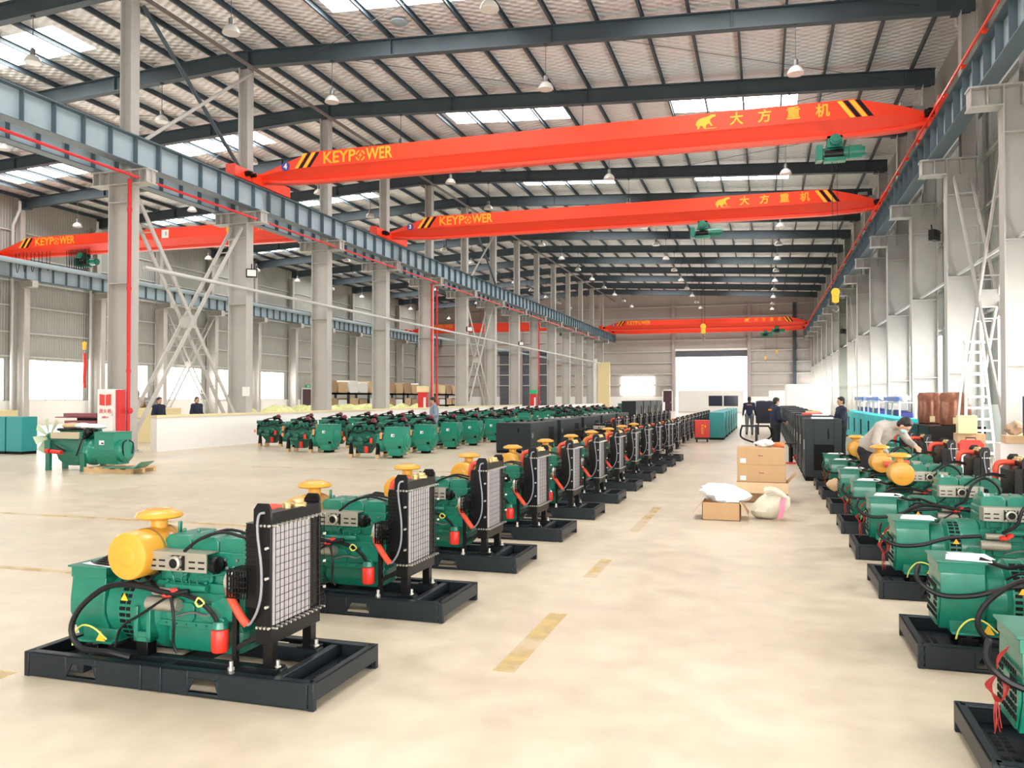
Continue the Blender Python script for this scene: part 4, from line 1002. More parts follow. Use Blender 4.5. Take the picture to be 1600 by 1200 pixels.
MB().ell((.14, -.16, .90), .11, .12, .11).ell((.24, -.08, .95), .09, .10, .08).ell((.10, -.2, .80), .07, .09, .07).tube([(-.82, -.28, .68), (-.6, -.32, .56), (-.36, -.31, .47)], .015, 6).tube([(.08, -.29, .75), (.05, -.31, .6), (-.06, -.30, .36)], .018, 6).tube([(-.8, -.1, .95), (-.3, -.15, .97), (.2, -.1, .98)], .03, 7).obj('turbocharger', 'black', t)
MB().ell((-.48, .02, 1.03), .28, .18, .08).obj('brown_paper_parcel', 'card2', t)
MB().ell((.08, .0, 1.02), .42, .20, .07).ell((-.12, -.05, 1.04), .2, .16, .07).obj('plastic_wrap', 'plastic', t)
t = thing('pallet', 'wooden pallet under the large alternator at the left', 'pallet', (-14.1, 15.5, 0))
for x in (-.58, -.29, 0, .29, .58): MB().box(x - .07, x + .07, -.4, .4, .09, .12).obj('deck_board', 'wood', t)
for y in (-.36, 0, .36): MB().box(-.65, .65, y - .04, y + .04, 0, .09).obj('stringer', 'wood', t)
o = MB().prism([(-.5, 0), (.35, 0), (.6, .16), (.55, .16), (.32, .02), (-.5, .02)], 'y', -.18, .18).obj('green_guard_panel', 'greenlt', loc=(-13.65, 15.2, .122)); tag(o, 'bent green sheet guard lying on the pallet end', 'panel')

# ---------------------------------------------------------------- cabinets
def cabinet(name, label, cat, x0, x1, y0, y1, h, m, group=None, opening=False, slot=True, gap=.02, handle_side=None):
    t = thing(name, label, cat, ((x0+x1)/2, (y0+y1)/2, 0), 0, group); hx, hy = (x1-x0)/2, (y1-y0)/2
    a = MB()
    if opening:
        ox0, ox1, oz0, oz1 = -hx*.5, hx*.6, .22, .74
        a.box(-hx, hx, -hy + .03, hy, .08, h).box(-hx, ox0, -hy, -hy + .03, .08, h).box(ox1, hx, -hy, -hy + .03, .08, h).box(ox0, ox1, -hy, -hy + .03, oz1, h).box(ox0, ox1, -hy, -hy + .03, .08, oz0)
        a.obj('cabinet_body', m, t, bevel=.006)
        MB().box(ox0, ox1, -hy + .02, -hy + .028, oz0, oz1).obj('opening', 'dark', t)
    else: a.box(-hx, hx, -hy, hy, .08, h).obj('cabinet_body', m, t, bevel=.008)
    MB().box(-hx + .01, hx - .01, -hy + .01, hy - .01, 0, .08).obj('base_rail', 'dark', t)
    if slot: MB().box(hx*.25, hx*.33, -hy - .004, -hy + .002, h*.68, h*.85).obj('slot', 'dark', t)
    if handle_side:
        sx = handle_side*hx
        MB().box(min(sx, sx + handle_side*.012), max(sx, sx + handle_side*.012), -hy + .15, -hy + .27, h*.50, h*.66).obj('latch_plate', 'sheet', t)
        MB().box(min(sx, sx + handle_side*.004), max(sx, sx + handle_side*.004), hy*.3, hy*.7, h*.3, h*.8).obj('door_opening', 'dark', t)
    return t
for i in range(15):
    y = 17.85 + 1.85*i
    cabinet('dark_enclosure', ('nearest dark slate enclosure right of the aisle, a square opening in its front' if i == 0 else 'dark slate enclosure right of the aisle, %s of the file' % ORD[i]), 'cabinet', .80, 1.50, y, y + 1.45, 1.26 + .03*(i % 2), 'darkcab', 'dark enclosures right of the aisle', opening=(i == 0), handle_side=-1)
for i in range(6):
    cabinet('cyan_enclosure', 'teal generator enclosure left of the aisle, %s of the file behind the red tool cart' % ORD1[i], 'cabinet', -2.10 + .02*i, -1.52 + .02*i, 34.1 + 2.55*i, 35.9 + 2.55*i, 1.1, 'teal', 'teal enclosures left of the aisle', slot=False, handle_side=1)
for i in range(8):
    cabinet('cyan_enclosure', 'bright cyan enclosure in front of the right wall, %s of the file' % ORD[i], 'cabinet', 3.45, 4.0, 24.6 + 2.3*i, 26.7 + 2.3*i, 1.12, 'cyan', 'cyan enclosures at the right', slot=False, handle_side=-1)
for i in range(5):
    t = cabinet('dark_enclosure', 'low dark slate enclosure behind the left generator row, %s of five' % ORD[i], 'cabinet', -7.85, -6.75, 24.1 + 3.9*i, 27.5 + 3.9*i, .92, 'darkcab', 'low dark enclosures', slot=True, handle_side=1)
    a = MB()
    for q in range(6): a.box(-.4 + .13*q, -.32 + .13*q, -1.2 + .35*q, -1.0 + .35*q, .93, .96 + .02*(q % 3))
    a.obj('loose_fittings', 'steel' if i % 2 else 'black', t)
for i in range(4):
    cabinet('dark_enclosure', 'tall dark slate enclosure left of the black sets, %s of four' % ORD[i], 'cabinet', -7.6, -6.8, 46.0 + 3.2*i, 48.9 + 3.2*i, 1.5, 'darkcab', 'tall dark enclosures', slot=False, handle_side=1)
for i, (x0, x1, y0, y1) in enumerate(((-21.75, -21.15, 19.3, 19.85), (-22.75, -21.8, 19.3, 19.85))):
    cabinet('teal_enclosure', ['teal enclosure at the left edge, its right one beside the fan', 'teal enclosure at the far left edge of the picture'][i], 'cabinet', x0, x1, y0, y1, 1.12, 'teal', None, slot=False)
for i, x in enumerate((-12.5, -11.3, -10.1)):
    cabinet('green_cabinet', 'small green cabinet near the end of the middle line, %s from the left' % ORD1[i], 'cabinet', x - .4, x + .4, 76.0, 77.0, 1.15, 'green', 'small green cabinets', slot=False)
# black flat machines on the right, under the brown rolls
for i, (x0, x1, y0, y1) in enumerate(((3.75, 4.95, 21.6, 23.0), (3.75, 4.95, 23.1, 24.4))):
    cabinet('black_cabinet', ['black low cabinet carrying the right brown roll', 'black low cabinet carrying the left brown roll'][i], 'cabinet', x0, x1, y0, y1, 1.02, 'black', None, slot=False)
for i, (x, y) in enumerate(((4.45, 22.3), (4.2, 23.75))):
    t = thing('wrapped_roll', ['right brown film-wrapped roll standing on a black cabinet', 'left brown film-wrapped roll standing on a black cabinet'][i], 'roll', (x, y, 1.02))
    MB().lathe([(.30, 0), (.34, .02), (.35, .25), (.34, .5), (.35, .72), (.31, .8), (.08, .81)], (0, 0, 0), n=20).obj('roll_body', 'copper', t)
    MB().box(-.12, .0, -.36, -.33, .05, .2).obj('roll_label', 'cream', t)

# ---------------------------------------------------------------- aisle objects
t = thing('tool_cart', 'red tool cart with yellow lettering and black wheels at the end of the left row', 'tool cart', (-2.26, 32.4, 0), .12)
MB().box(-.27, .27, -.20, .20, .17, .80).box(-.28, .28, -.21, .21, .78, .83).obj('cart_body', 'red', t, bevel=.015)
MB().box(-.27, .27, -.20, .20, .10, .17).obj('cart_base', 'black', t)
for sx in (-.2, .2):
    for sy in (-.14, .14): MB().lathe([(.02, -.02), (.05, -.02), (.05, .02), (.02, .02)], (sx, sy, .05), axis='x', n=12).obj('wheel', 'black', t)
cl = MB()
for q in range(4): z = .66 - q*.095; cl.box(-.03, .035, -.204, -.200, z - .01, z).box(-.03, -.018, -.204, -.200, z - .07, z).box(.022, .035, -.204, -.200, z - .07, z).box(-.03, .035, -.204, -.200, z - .045, z - .035)
cl.box(.09, .13, -.204, -.200, .56, .64).obj('gold_marks', 'stripey', t); MB().tube([(-.2, .12, .83), (-.2, .12, .90), (.2, .12, .90), (.2, .12, .83)], .012, 6, smooth=False).obj('handle', 'black', t)
def carton(label, x, y, z, wx, wy, h, rz=0, lid=True, group='stacked cartons'):
    t = thing('cardboard_carton', label, 'carton', (x, y, z), rz, group)
    if lid:
        MB().box(-wx/2, wx/2, -wy/2, wy/2, 0, h).obj('carton_body', 'card', t, bevel=.006)
        MB().box(-wx/2 + .01, wx/2 - .01, -.025, .025, h, h + .001).obj('tape', 'card2', t)
        MB().box(-wx/2 + .05, -wx/2 + .14, -wy/2 - .002, -wy/2, .03, .10).obj('carton_label', 'paper', t)
        MB().box(-.035, -.02, -wy/2 - .002, -wy/2, h*.5, h*.5 + .022).box(-.012, .003, -wy/2 - .002, -wy/2, h*.5, h*.5 + .018).box(.010, .034, -wy/2 - .002, -wy/2, h*.5, h*.5 + .016).obj('printed_mark', 'maroon', t)
    return t
carton('upper brown carton of the stack beside the aisle', -.05, 14.25, .605, .74, .5, .28)
carton('middle brown carton of the stack beside the aisle', -.04, 14.25, .325, .76, .5, .28, .01)
def open_carton(label, x, y, wx, wy, h, rz, flaps):
    t = thing('open_carton', label, 'carton', (x, y, 0), rz, None)
    a = MB(); tt = .008
    a.box(-wx/2, wx/2, -wy/2, -wy/2 + tt, 0, h).box(-wx/2, wx/2, wy/2 - tt, wy/2, 0, h).box(-wx/2, -wx/2 + tt, -wy/2, wy/2, 0, h).box(wx/2 - tt, wx/2, -wy/2, wy/2, 0, h).box(-wx/2, wx/2, -wy/2, wy/2, 0, tt)
    a.obj('carton_body', 'card', t)
    for (side, ang) in flaps:
        L = .2
        if side in 'LR':
            s = -1 if side == 'L' else 1; b = MB()
            p0 = Vector((s*wx/2, 0, h)); d = Vector((s*math.cos(ang), 0, math.sin(ang)))*L
            b.loft([[(p0.x, -wy/2, h), (p0.x, wy/2, h), (p0.x, wy/2, h - tt), (p0.x, -wy/2, h - tt)], [(p0.x + d.x, -wy/2, h + d.z), (p0.x + d.x, wy/2, h + d.z), (p0.x + d.x, wy/2, h + d.z - tt), (p0.x + d.x, -wy/2, h + d.z - tt)]])
        else:
            s = -1 if side == 'F' else 1; b = MB(); d = Vector((0, s*math.cos(ang), math.sin(ang)))*L; y0 = s*wy/2
            b.loft([[(-wx/2, y0, h), (wx/2, y0, h), (wx/2, y0, h - tt), (-wx/2, y0, h - tt)], [(-wx/2, y0 + d.y, h + d.z), (wx/2, y0 + d.y, h + d.z), (wx/2, y0 + d.y, h + d.z - tt), (-wx/2, y0 + d.y, h + d.z - tt)]])
        b.obj('flap', 'card2', t)
    return t
open_carton('bottom brown carton of the stack with one flap sticking out right', -.03, 14.28, .80, .56, .32, 0, (('F', -.9), ('R', .85)))
open_carton('open brown carton full of white plastic film on the aisle floor', -.57, 12.05, .51, .55, .245, .0, (('L', -.9), ('R', -1.0)))
def crumple(name, label, cat, c, rx, ry, rz_, m, seed, amp=.25, parent=None, extra=None, n=22, mm=14):
    rnd = random.Random(seed); a = MB(); rings = []
    ph = [rnd.uniform(0, 6.28) for _ in range(8)]
    for j in range(mm + 1):
        t_ = -PI/2 + PI*j/mm; ct = max(math.cos(t_), .03); ring = []
        for i in range(n):
            u = 2*PI*i/n
            k = 1 + amp*(.5*math.sin(3*u + ph[0] + 2*t_) + .35*math.sin(5*u + ph[1] - 3*t_) + .3*math.sin(7*u + ph[2] + 4*t_)) * (0.4 + .6*ct) + rnd.uniform(-.05, .05)
            x, y, z = rx*ct*math.cos(u)*k, ry*ct*math.sin(u)*k, rz_*math.sin(t_)*(1 + amp*.6*math.sin(2*u + ph[3]))
            if extra: x, y, z = extra(x, y, z)
            ring.append((c[0] + x, c[1] + y, c[2] + z))
        rings.append(ring)
    a.loft(rings); o = a.obj(name, m, parent)
    if label: tag(o, label, cat)
    return o
crumple('plastic_film', 'crumpled white plastic film heaped in the open carton', 'plastic film', (-.53, 12.05, .30), .30, .22, .16, 'plastic', 3, .34, n=17, mm=9, extra=lambda x, y, z: (x*(1 + max(z, 0)*1.5) - max(z, 0)*.9*(x < 0), y, max(z, -.06) + .10*max(0, -x)))
crumple('woven_sack', 'cream woven sack with a pink stripe slumped by the carton stack', 'sack', (.09, 12.15, .185), .22, .20, .19, 'sack', 11, .12, n=11, mm=8, extra=lambda x, y, z: (x*(1.15 - z*1.2) + z*.45, y, z*1.15 if z > 0 else max(z, -.18)))
sk_ = [o for o in C.objects if o.name.startswith('woven_sack')][-1]
MB().loft([[(x + .0, y, z), (x + .07, y, z + .01), (x + .07, y + .02, z + .01), (x, y + .02, z)] for (x, y, z) in ((.17, 11.93, .03), (.20, 11.915, .14), (.21, 11.95, .24), (.23, 12.0, .31))]).obj('pink_stripe', 'pink', sk_)
MB().tube([(.02, 12.05, .40), (.12, 12.0, .42), (.22, 12.0, .37), (.32, 12.08, .28)], [.05, .035], 8).obj('rolled_rim', 'sack', sk_)
crumple('plastic_bag', 'crumpled white plastic bag lying on the top carton', 'bag', (.03, 14.22, .945), .15, .12, .06, 'plastic', 5, .3)
o = MB().tube([(.17, 14.18, .93), (.24, 14.12, .935), (.32, 14.1, .925)], .04, 10).obj('orange_cap', 'orange'); tag(o, 'orange plastic sleeve lying on the right of the top carton', 'sleeve')
# black tank on a stand
t = thing('trestle_stand', 'dark steel trestle stand in the aisle beyond the cartons', 'stand', (-.18, 22.5, 0))
MB().box(-.035, .035, -.035, .035, 0, .99).obj('post', 'black', t)
MB().box(-.38, .32, -.03, .03, .93, .98).obj('top_bar', 'black', t)
MB().tube([(-.36, 0, .95), (-.40, 0, .80), (-.36, 0, .64), (0, 0, .50)], .022, 8).tube([(.30, 0, .95), (.36, 0, .84), (.34, 0, .66), (0, 0, .50)], .022, 8).obj('bent_brace', 'black', t)
MB().box(-.25, .25, -.04, .04, 0, .03).box(-.04, .04, -.3, .3, 0, .03).obj('foot', 'black', t)
t = thing('wrapped_cabinet', 'black wrapped cabinet on legs far down the aisle, right of the walking man', 'cabinet', (.06, 39.6, 0))
MB().box(-.40, .40, -.3, .3, .52, 1.50).ell((-.15, -.05, 1.50), .25, .25, .06).ell((.2, 0, 1.49), .16, .25, .07).obj('cabinet_body', mat('black_navy_wrap', (.012, .014, .03), .6, bump=.6, bscale=5), t, bevel=.03)
MB().box(-.32, -.26, -.26, .26, 0, .52).box(.26, .32, -.26, .26, 0, .52).obj('leg_frame', 'black', t)
t = thing('hydraulic_jack', 'small dark jack with a red base on the floor beyond the cartons', 'jack', (.66, 22.3, 0))
MB().box(-.12, .12, -.1, .1, 0, .04).obj('jack_base', 'red', t); MB().cyl((0, 0, .05), (0, 0, .42), .05).cyl((0, 0, .42), (0, 0, .50), .03).box(-.16, .2, -.02, .02, .50, .53).obj('jack_column', 'black', t)
MB().tube([(.05, 0, .1), (.12, -.05, .25), (.14, -.05, .05), (.18, 0, .02)], .010, 6).obj('air_hose', 'red', t)
t = thing('red_tray', 'red tray lying on top of the dark enclosures', 'tray', (1.05, 20.3, 1.30)); MB().box(-.2, .22, -.15, .15, 0, .04).obj('tray_body', 'red', t); MB().box(-.12, .18, -.1, .1, .04, .09).obj('tray_contents', 'card2', t)
for i in range(3):
    o = MB().box(-.2 + .06*i, .22, -.16, .1, 0, .03).obj('paper_pile', 'paper', loc=(1.15 + .05*i, 18.3 + 1.85*i, [1.26, 1.29, 1.26][i] + (.045 if i == 1 else 0) * 0)); tag(o, 'white papers lying on the %s dark enclosure' % ORD[i], 'paper', 'papers on the enclosures')
o = crumple('rag_box', 'tan box of crumpled rags on the skid end of the seventh right set', 'box', (1.12, 14.62, .26), .13, .14, .10, 'card2', 9, .2)
o.location = (0, 0, 0)
# stepladder, foam, boxes and shelf at the right edge
t = thing('stepladder', 'white aluminium stepladder leaning beside the right wall columns', 'ladder', (4.42, 19.9, 0))
for s in (-1, 1): MB().bar((s*.30, -.2, .02), (s*.16, .34, 2.9), .05, .08).obj('side_rail', 'white', t); MB().bar((s*.30, 1.0, .02), (s*.16, .40, 2.9), .04, .04).obj('rear_leg', 'white', t)
for k in range(11):
    u = (k + 1)/12; wd = .30 - .14*u; MB().box(-wd, wd, -.2 + .54*u - .05, -.2 + .54*u + .05, 2.9*u, 2.9*u + .05).obj('step', 'white', t)
MB().box(-.2, .2, .28, .46, 2.9, 2.94).obj('top_cap', 'white', t)
t = thing('shelf_rack', 'blue posted shelf with orange shelves and a blue bin at the right edge', 'shelf', (4.95, 16.9, 0))
for (x, y) in ((-.38, -.3), (.38, -.3), (-.38, .3), (.38, .3)): MB().box(x - .025, x + .025, y - .025, y + .025, 0, 1.72).obj('post', 'rackblue', t)
for z in (.18, 1.0, 1.52): MB().box(-.38, .38, -.3, .3, z, z + .06).obj('shelf_board', 'orange', t)
o = MB().box(-.33, .2, -.28, .2, 0, .22).box(-.35, .22, -.3, .22, .20, .24).obj('storage_bin', 'blue', loc=(4.95, 16.9, 1.06)); tag(o, 'blue plastic bin on the middle orange shelf', 'bin')
for i in range(4): o = MB().box(-.12, .1, -.1, .1, 0, .07 + .03*i).obj('small_box', 'card2' if i % 2 else 'maroon', loc=(4.72 + .17*i, 16.85, 1.58)); tag(o, 'small box on the top orange shelf, %s from the left' % ORD1[i], 'box', 'boxes on the top shelf')
for i in range(3): o = crumple('junk_bundle', 'brown bundle on the %s of the orange shelf rack floor level' % ['left', 'middle', 'right'][i], 'bundle', (4.7 + .25*i, 16.9, .37), .12, .15, .12, 'tan', 20 + i, .3)
for i, (x, y, z, wx, wy, h, m, lab) in enumerate(((4.35, 17.3, 0, .4, .4, .86, 'white', 'white pedestal box beside the shelf rack'), (4.42, 17.2, .862, .40, .34, .14, 'card2', 'brown cardboard box on the white pedestal'),
        (3.95, 18.55, 0, .5, .4, .98, 'card2', 'tan stacked board leaning by the stepladder'), (3.86, 18.35, .984, .34, .2, .36, 'cream', 'pale yellow foam block in front of the stepladder'),
        (3.62, 16.9, 0, .42, .36, .72, 'white', 'white bench cabinet behind the right generator sets'))):
    o = MB().box(-wx/2, wx/2, -wy/2, wy/2, 0, h).obj('storage_box', m, loc=(x, y, z), bevel=.006); tag(o, lab, 'box')
for i, (x, y) in enumerate(((3.62, 16.9), (3.74, 16.88))):
    pass
t = thing('tool_box', 'red tool box on the white bench cabinet', 'tool box', (3.62, 16.9, .722)); MB().prism([(-.2, 0), (.2, 0), (.2, .13), (.13, .2), (-.13, .2), (-.2, .13)], 'y', -.1, .1).obj('box_body', 'red', t); MB().tube([(-.08, 0, .19), (-.08, 0, .24), (.08, 0, .24), (.08, 0, .19)], .01, 6, smooth=False).obj('handle', 'black', t)
for i, (x, y, z) in enumerate(((4.45, 18.3, .1), (4.7, 18.0, .35), (4.6, 18.2, .62), (4.85, 18.1, .85), (4.72, 18.3, 1.08))):
    o = crumple('scrap_bundle', '%s bundle of the brown scrap heap by the right wall, counted from the floor' % ORD1[i], 'bundle', (x, y, z), .2, .18, .15, ['tan', 'card2', 'tan', 'cream', 'tan'][i], 30 + i, .3); o['group'] = 'brown scrap heap'
# workbench racks with blue and white tops along the right wall
for i, (y0, y1) in enumerate(((31.2, 34.6), (36.6, 40.2), (41.8, 45.2))):
    t = thing('workbench_rack', 'white framed rack with a blue lettered top board, %s along the right wall' % ORD1[i], 'rack', (4.75, (y0+y1)/2, 0), 0, 'racks along the right wall'); hy = (y1-y0)/2
    for yy in (-hy, 0, hy):
        for x in (-.25, .25): MB().box(x - .03, x + .03, yy - .03, yy + .03, 0, 1.55).obj('post', 'white', t)
    for z in (.45, .95, 1.5): MB().box(-.27, .27, -hy, hy, z, z + .04).obj('shelf_board', 'white', t)
    b = MB().box(-.33, -.28, -hy, hy, 1.56, 1.72).obj('top_board', 'blue', t)
    for q in range(6): o = MB().box(-.2, .2, -.2, .2, 0, .16 + .04*(q % 3)).obj('parts_bin', 'rackblue' if q % 2 else 'navydisc', loc=(4.75, (y0+y1)/2 - hy + .4 + q*.5, .992)); tag(o, 'dark blue parts bin on the %s right wall rack, %s from its near end' % (ORD1[i], ORD1[q]), 'bin', 'blue parts bins')
    for q in range(2): o = crumple('white_bundle', 'white bundle on top of the %s right wall rack, %s one' % (ORD1[i], ['near', 'far'][q]), 'bundle', (4.75, (y0+y1)/2 - hy*.5 + hy*q, 1.68), .20, .35, .13, 'plastic', 60 + 3*i + q, .2)
# white booths at the far end
def booth(label, x0, x1, y0, y1, h, win=()):
    t = thing('white_booth', label, 'booth', ((x0+x1)/2, (y0+y1)/2, 0)); hx, hy = (x1-x0)/2, (y1-y0)/2
    MB().box(-hx, hx, -hy, hy, 0, h).obj('booth_body', 'wallw', t, bevel=.04)
    for (a_, b_, c_, d_) in win: MB().box(a_, b_, -hy - .02, -hy, c_, d_).obj('pane', 'glassdark', t)
    return t
booth('large white booth in front of the right wall far down the aisle', 1.55, 4.35, 60, 66, 2.62)
booth('smaller white booth with rounded corners beside the far door', .5, 2.2, 82, 87, 2.35)
booth('white truck body standing in the open end door with two dark panes', -9.6, -2.2, 98.5, 101, 2.5, ((1.5, 3.1, .7, 1.9), (-.2, 1.35, .7, 1.9)))
t = thing('striped_machine', 'long white machine with black bands near the end wall window', 'machine', (-11.3, 80, 0))
MB().box(-2.2, 2.2, -.6, .6, .12, 1.25).obj('machine_body', 'white', t, bevel=.02); MB().box(-2.1, 2.1, -.62, -.6, .95, 1.05).box(-1.9, -1.2, -.62, -.6, .3, .85).box(-1.0, 2.0, -.62, -.6, .3, .85).obj('dark_panel', 'dark', t); MB().box(-2.1, 2.1, -.5, .5, 0, .12).obj('plinth', 'dark', t)

# ---------------------------------------------------------------- left bay storage behind the low wall
for i in range(9):
    y = 49 + 3.0*i; x = -27.5
    t = thing('pallet_rack', 'dark pallet rack bay in the far left bay, %s of nine' % ORD1[i], 'rack', (x, y, 0), 0, 'pallet racks of the left bay')
    for yy in (-1.45, 1.45):
        for xx in (-.5, .5): MB().box(xx - .05, xx + .05, yy - .05, yy + .05, 0, 2.05).obj('post', 'black', t); MB().box(-.55, .55, -1.5, 1.5, .95, 1.05).box(-.55, .55, -1.5, 1.5, 1.9, 2.0).obj('shelf_beam', 'black', t)
    for q, (dy, wd, hh, z, m_) in enumerate(((-.75, .62, .85, 2.0, ['tan', 'plastic', 'card2', 'tan'][i % 4]), (.75, .62, .75, 2.0, ['card2', 'white', 'cream', 'card2'][i % 4]), (-.7, .6, .6, 1.05, ['tan', 'card2', 'white'][i % 3]), (.7, .6, .5, 1.05, ['white', 'tan', 'card2'][i % 3]))):
        o = MB().prism(rr(-wd, wd, 0, hh, .05), 'x', -.5, .5).obj('stored_goods', m_, loc=(x, y + dy, z + .002), bevel=.02)
        tag(o, '%s pallet load on the %s board of the %s left bay rack, %s side' % ({'tan': 'brown', 'plastic': 'white wrapped', 'card2': 'cardboard coloured', 'white': 'white', 'cream': 'cream'}[m_], 'top' if q < 2 else 'lower', ORD1[i], 'near' if dy < 0 else 'far'), 'pallet load', 'pallet loads')
for i in range(16):
    j = i % 2; y = 34 + 2.6*(i // 2) + .4*j; x = -21.6 - 2.4*j
    o = crumple('wrapped_engine', 'lime film wrapped engine behind the low white wall, %s of the %s file' % (ORD1[i // 2], ['front', 'rear'][j]), 'wrapped engine', (0, 0, 0), .8, .75, .62, 'lime', 80 + i, .16, extra=lambda a_, b_, c_: (a_, b_, max(c_, -.60)))
    o['group'] = 'lime wrapped engines'; o.location = (x, y, .62 + .02)
t = thing('cream_crate', 'cream crate behind the worker at the left, topped by grey reels', 'crate', (-22.8, 26.3, 0)); MB().box(-1.1, 1.2, -.6, .6, 0, 1.3).box(-1.15, -.26, -.6, .6, 1.3, 1.62).obj('crate_body', 'cream', t, bevel=.01)
for i in range(4): o = MB().lathe([(.05, -.14), (.20, -.14), (.21, -.12), (.21, .12), (.20, .14), (.05, .14)], (0, 0, 0), axis='y', n=18).obj('cable_reel', 'tan' if i == 2 else 'lampgear', loc=(-23.7 + .44*i, 26.2, 1.842 if i < 2 else 1.522)); tag(o, 'round reel on the cream crate, %s from the left' % ORD1[i], 'reel', 'reels on the crate')
for i, (x, y, wx, h, m_, lab) in enumerate(((-32.6, 27.5, 3.4, 1.15, 'cream', 'cream box by the far left teal enclosure'), (-24.6, 25.5, 1.5, .72, 'white', 'white machine housing left of the hydrant cabinet'))):
    o = MB().box(-wx/2, wx/2, -.5, .5, 0, h).obj('storage_box', m_, loc=(x, y, 0), bevel=.01); tag(o, lab, 'box')
t = thing('press_machine', 'maroon flat machine on a white housing left of the hydrant cabinet', 'machine', (-24.7, 25.5, .722)); MB().box(-.75, .75, -.4, .4, .0, .10).box(-.85, .7, -.35, .35, .24, .38).box(-1.3, .8, -.3, .3, .20, .24).obj('machine_bed', 'maroon', t, bevel=.01); MB().box(-.3, .65, -.25, .25, .10, .20).obj('machine_core', 'dark', t)
o = MB().box(-.02, .02, -.3, .3, 1.5, 2.0).obj('wall_notice', 'red', loc=(XL + .04, 45.9, .2)); tag(o, 'small red notice on the far left wall', 'notice')
o = MB().box(-.12, .12, -.06, .06, 0, .35).obj('control_box', 'white', loc=(-18.5, 26.62, 1.75)); tag(o, 'white control box on the second middle column', 'control box')

# ================================================================== PEOPLE
def capsules(mb, pts_r, n=10):
    for (p, q, r1, r2) in pts_r:
        mb.cyl(p, q, r1, r2, n=n); mb.ell(p, r1, r1, r1, n, 6); mb.ell(q, r2, r2, r2, n, 6)
def remesh(o, vox, sm=3):
    r = o.modifiers.new('union', 'REMESH'); r.mode = 'VOXEL'; r.voxel_size = vox; r.use_smooth_shade = True
    if sm: s_ = o.modifiers.new('soften', 'SMOOTH'); s_.iterations = sm; s_.factor = .5
def V(*a): return Vector(a)
def hand(mb, wrist, fwd, up):
    """palm, four unequal bent fingers and a side thumb; fwd = finger direction, up = back of the hand"""
    fwd = Vector(fwd).normalized(); up = Vector(up); up = (up - fwd*up.dot(fwd)).normalized(); side = fwd.cross(up)
    w_ = Vector(wrist); mb.loft([[w_ + fwd*d + side*sx*a_ + up*sy*b_ for sx, sy in ((-1,-1),(1,-1),(1,1),(-1,1))] for (d, a_, b_) in ((0, .026, .018), (.04, .038, .016), (.085, .040, .013))])
    for k, L in enumerate((.060, .072, .068, .052)):
        b0 = w_ + fwd*.08 + side*(-.030 + .020*k); b1 = b0 + fwd*L*.5 - up*.012; b2 = b1 + fwd*L*.42 - up*.030
        capsules(mb, ((b0, b1, .0088, .0082), (b1, b2, .0082, .0072)), 7)
    b0 = w_ + fwd*.02 + side*(-.030); b1 = b0 + fwd*.035 - side*.025 - up*.01; b2 = b1 + fwd*.03 - side*.004 - up*.012
    capsules(mb, ((b0, b1, .011, .010), (b1, b2, .010, .0085)), 7)
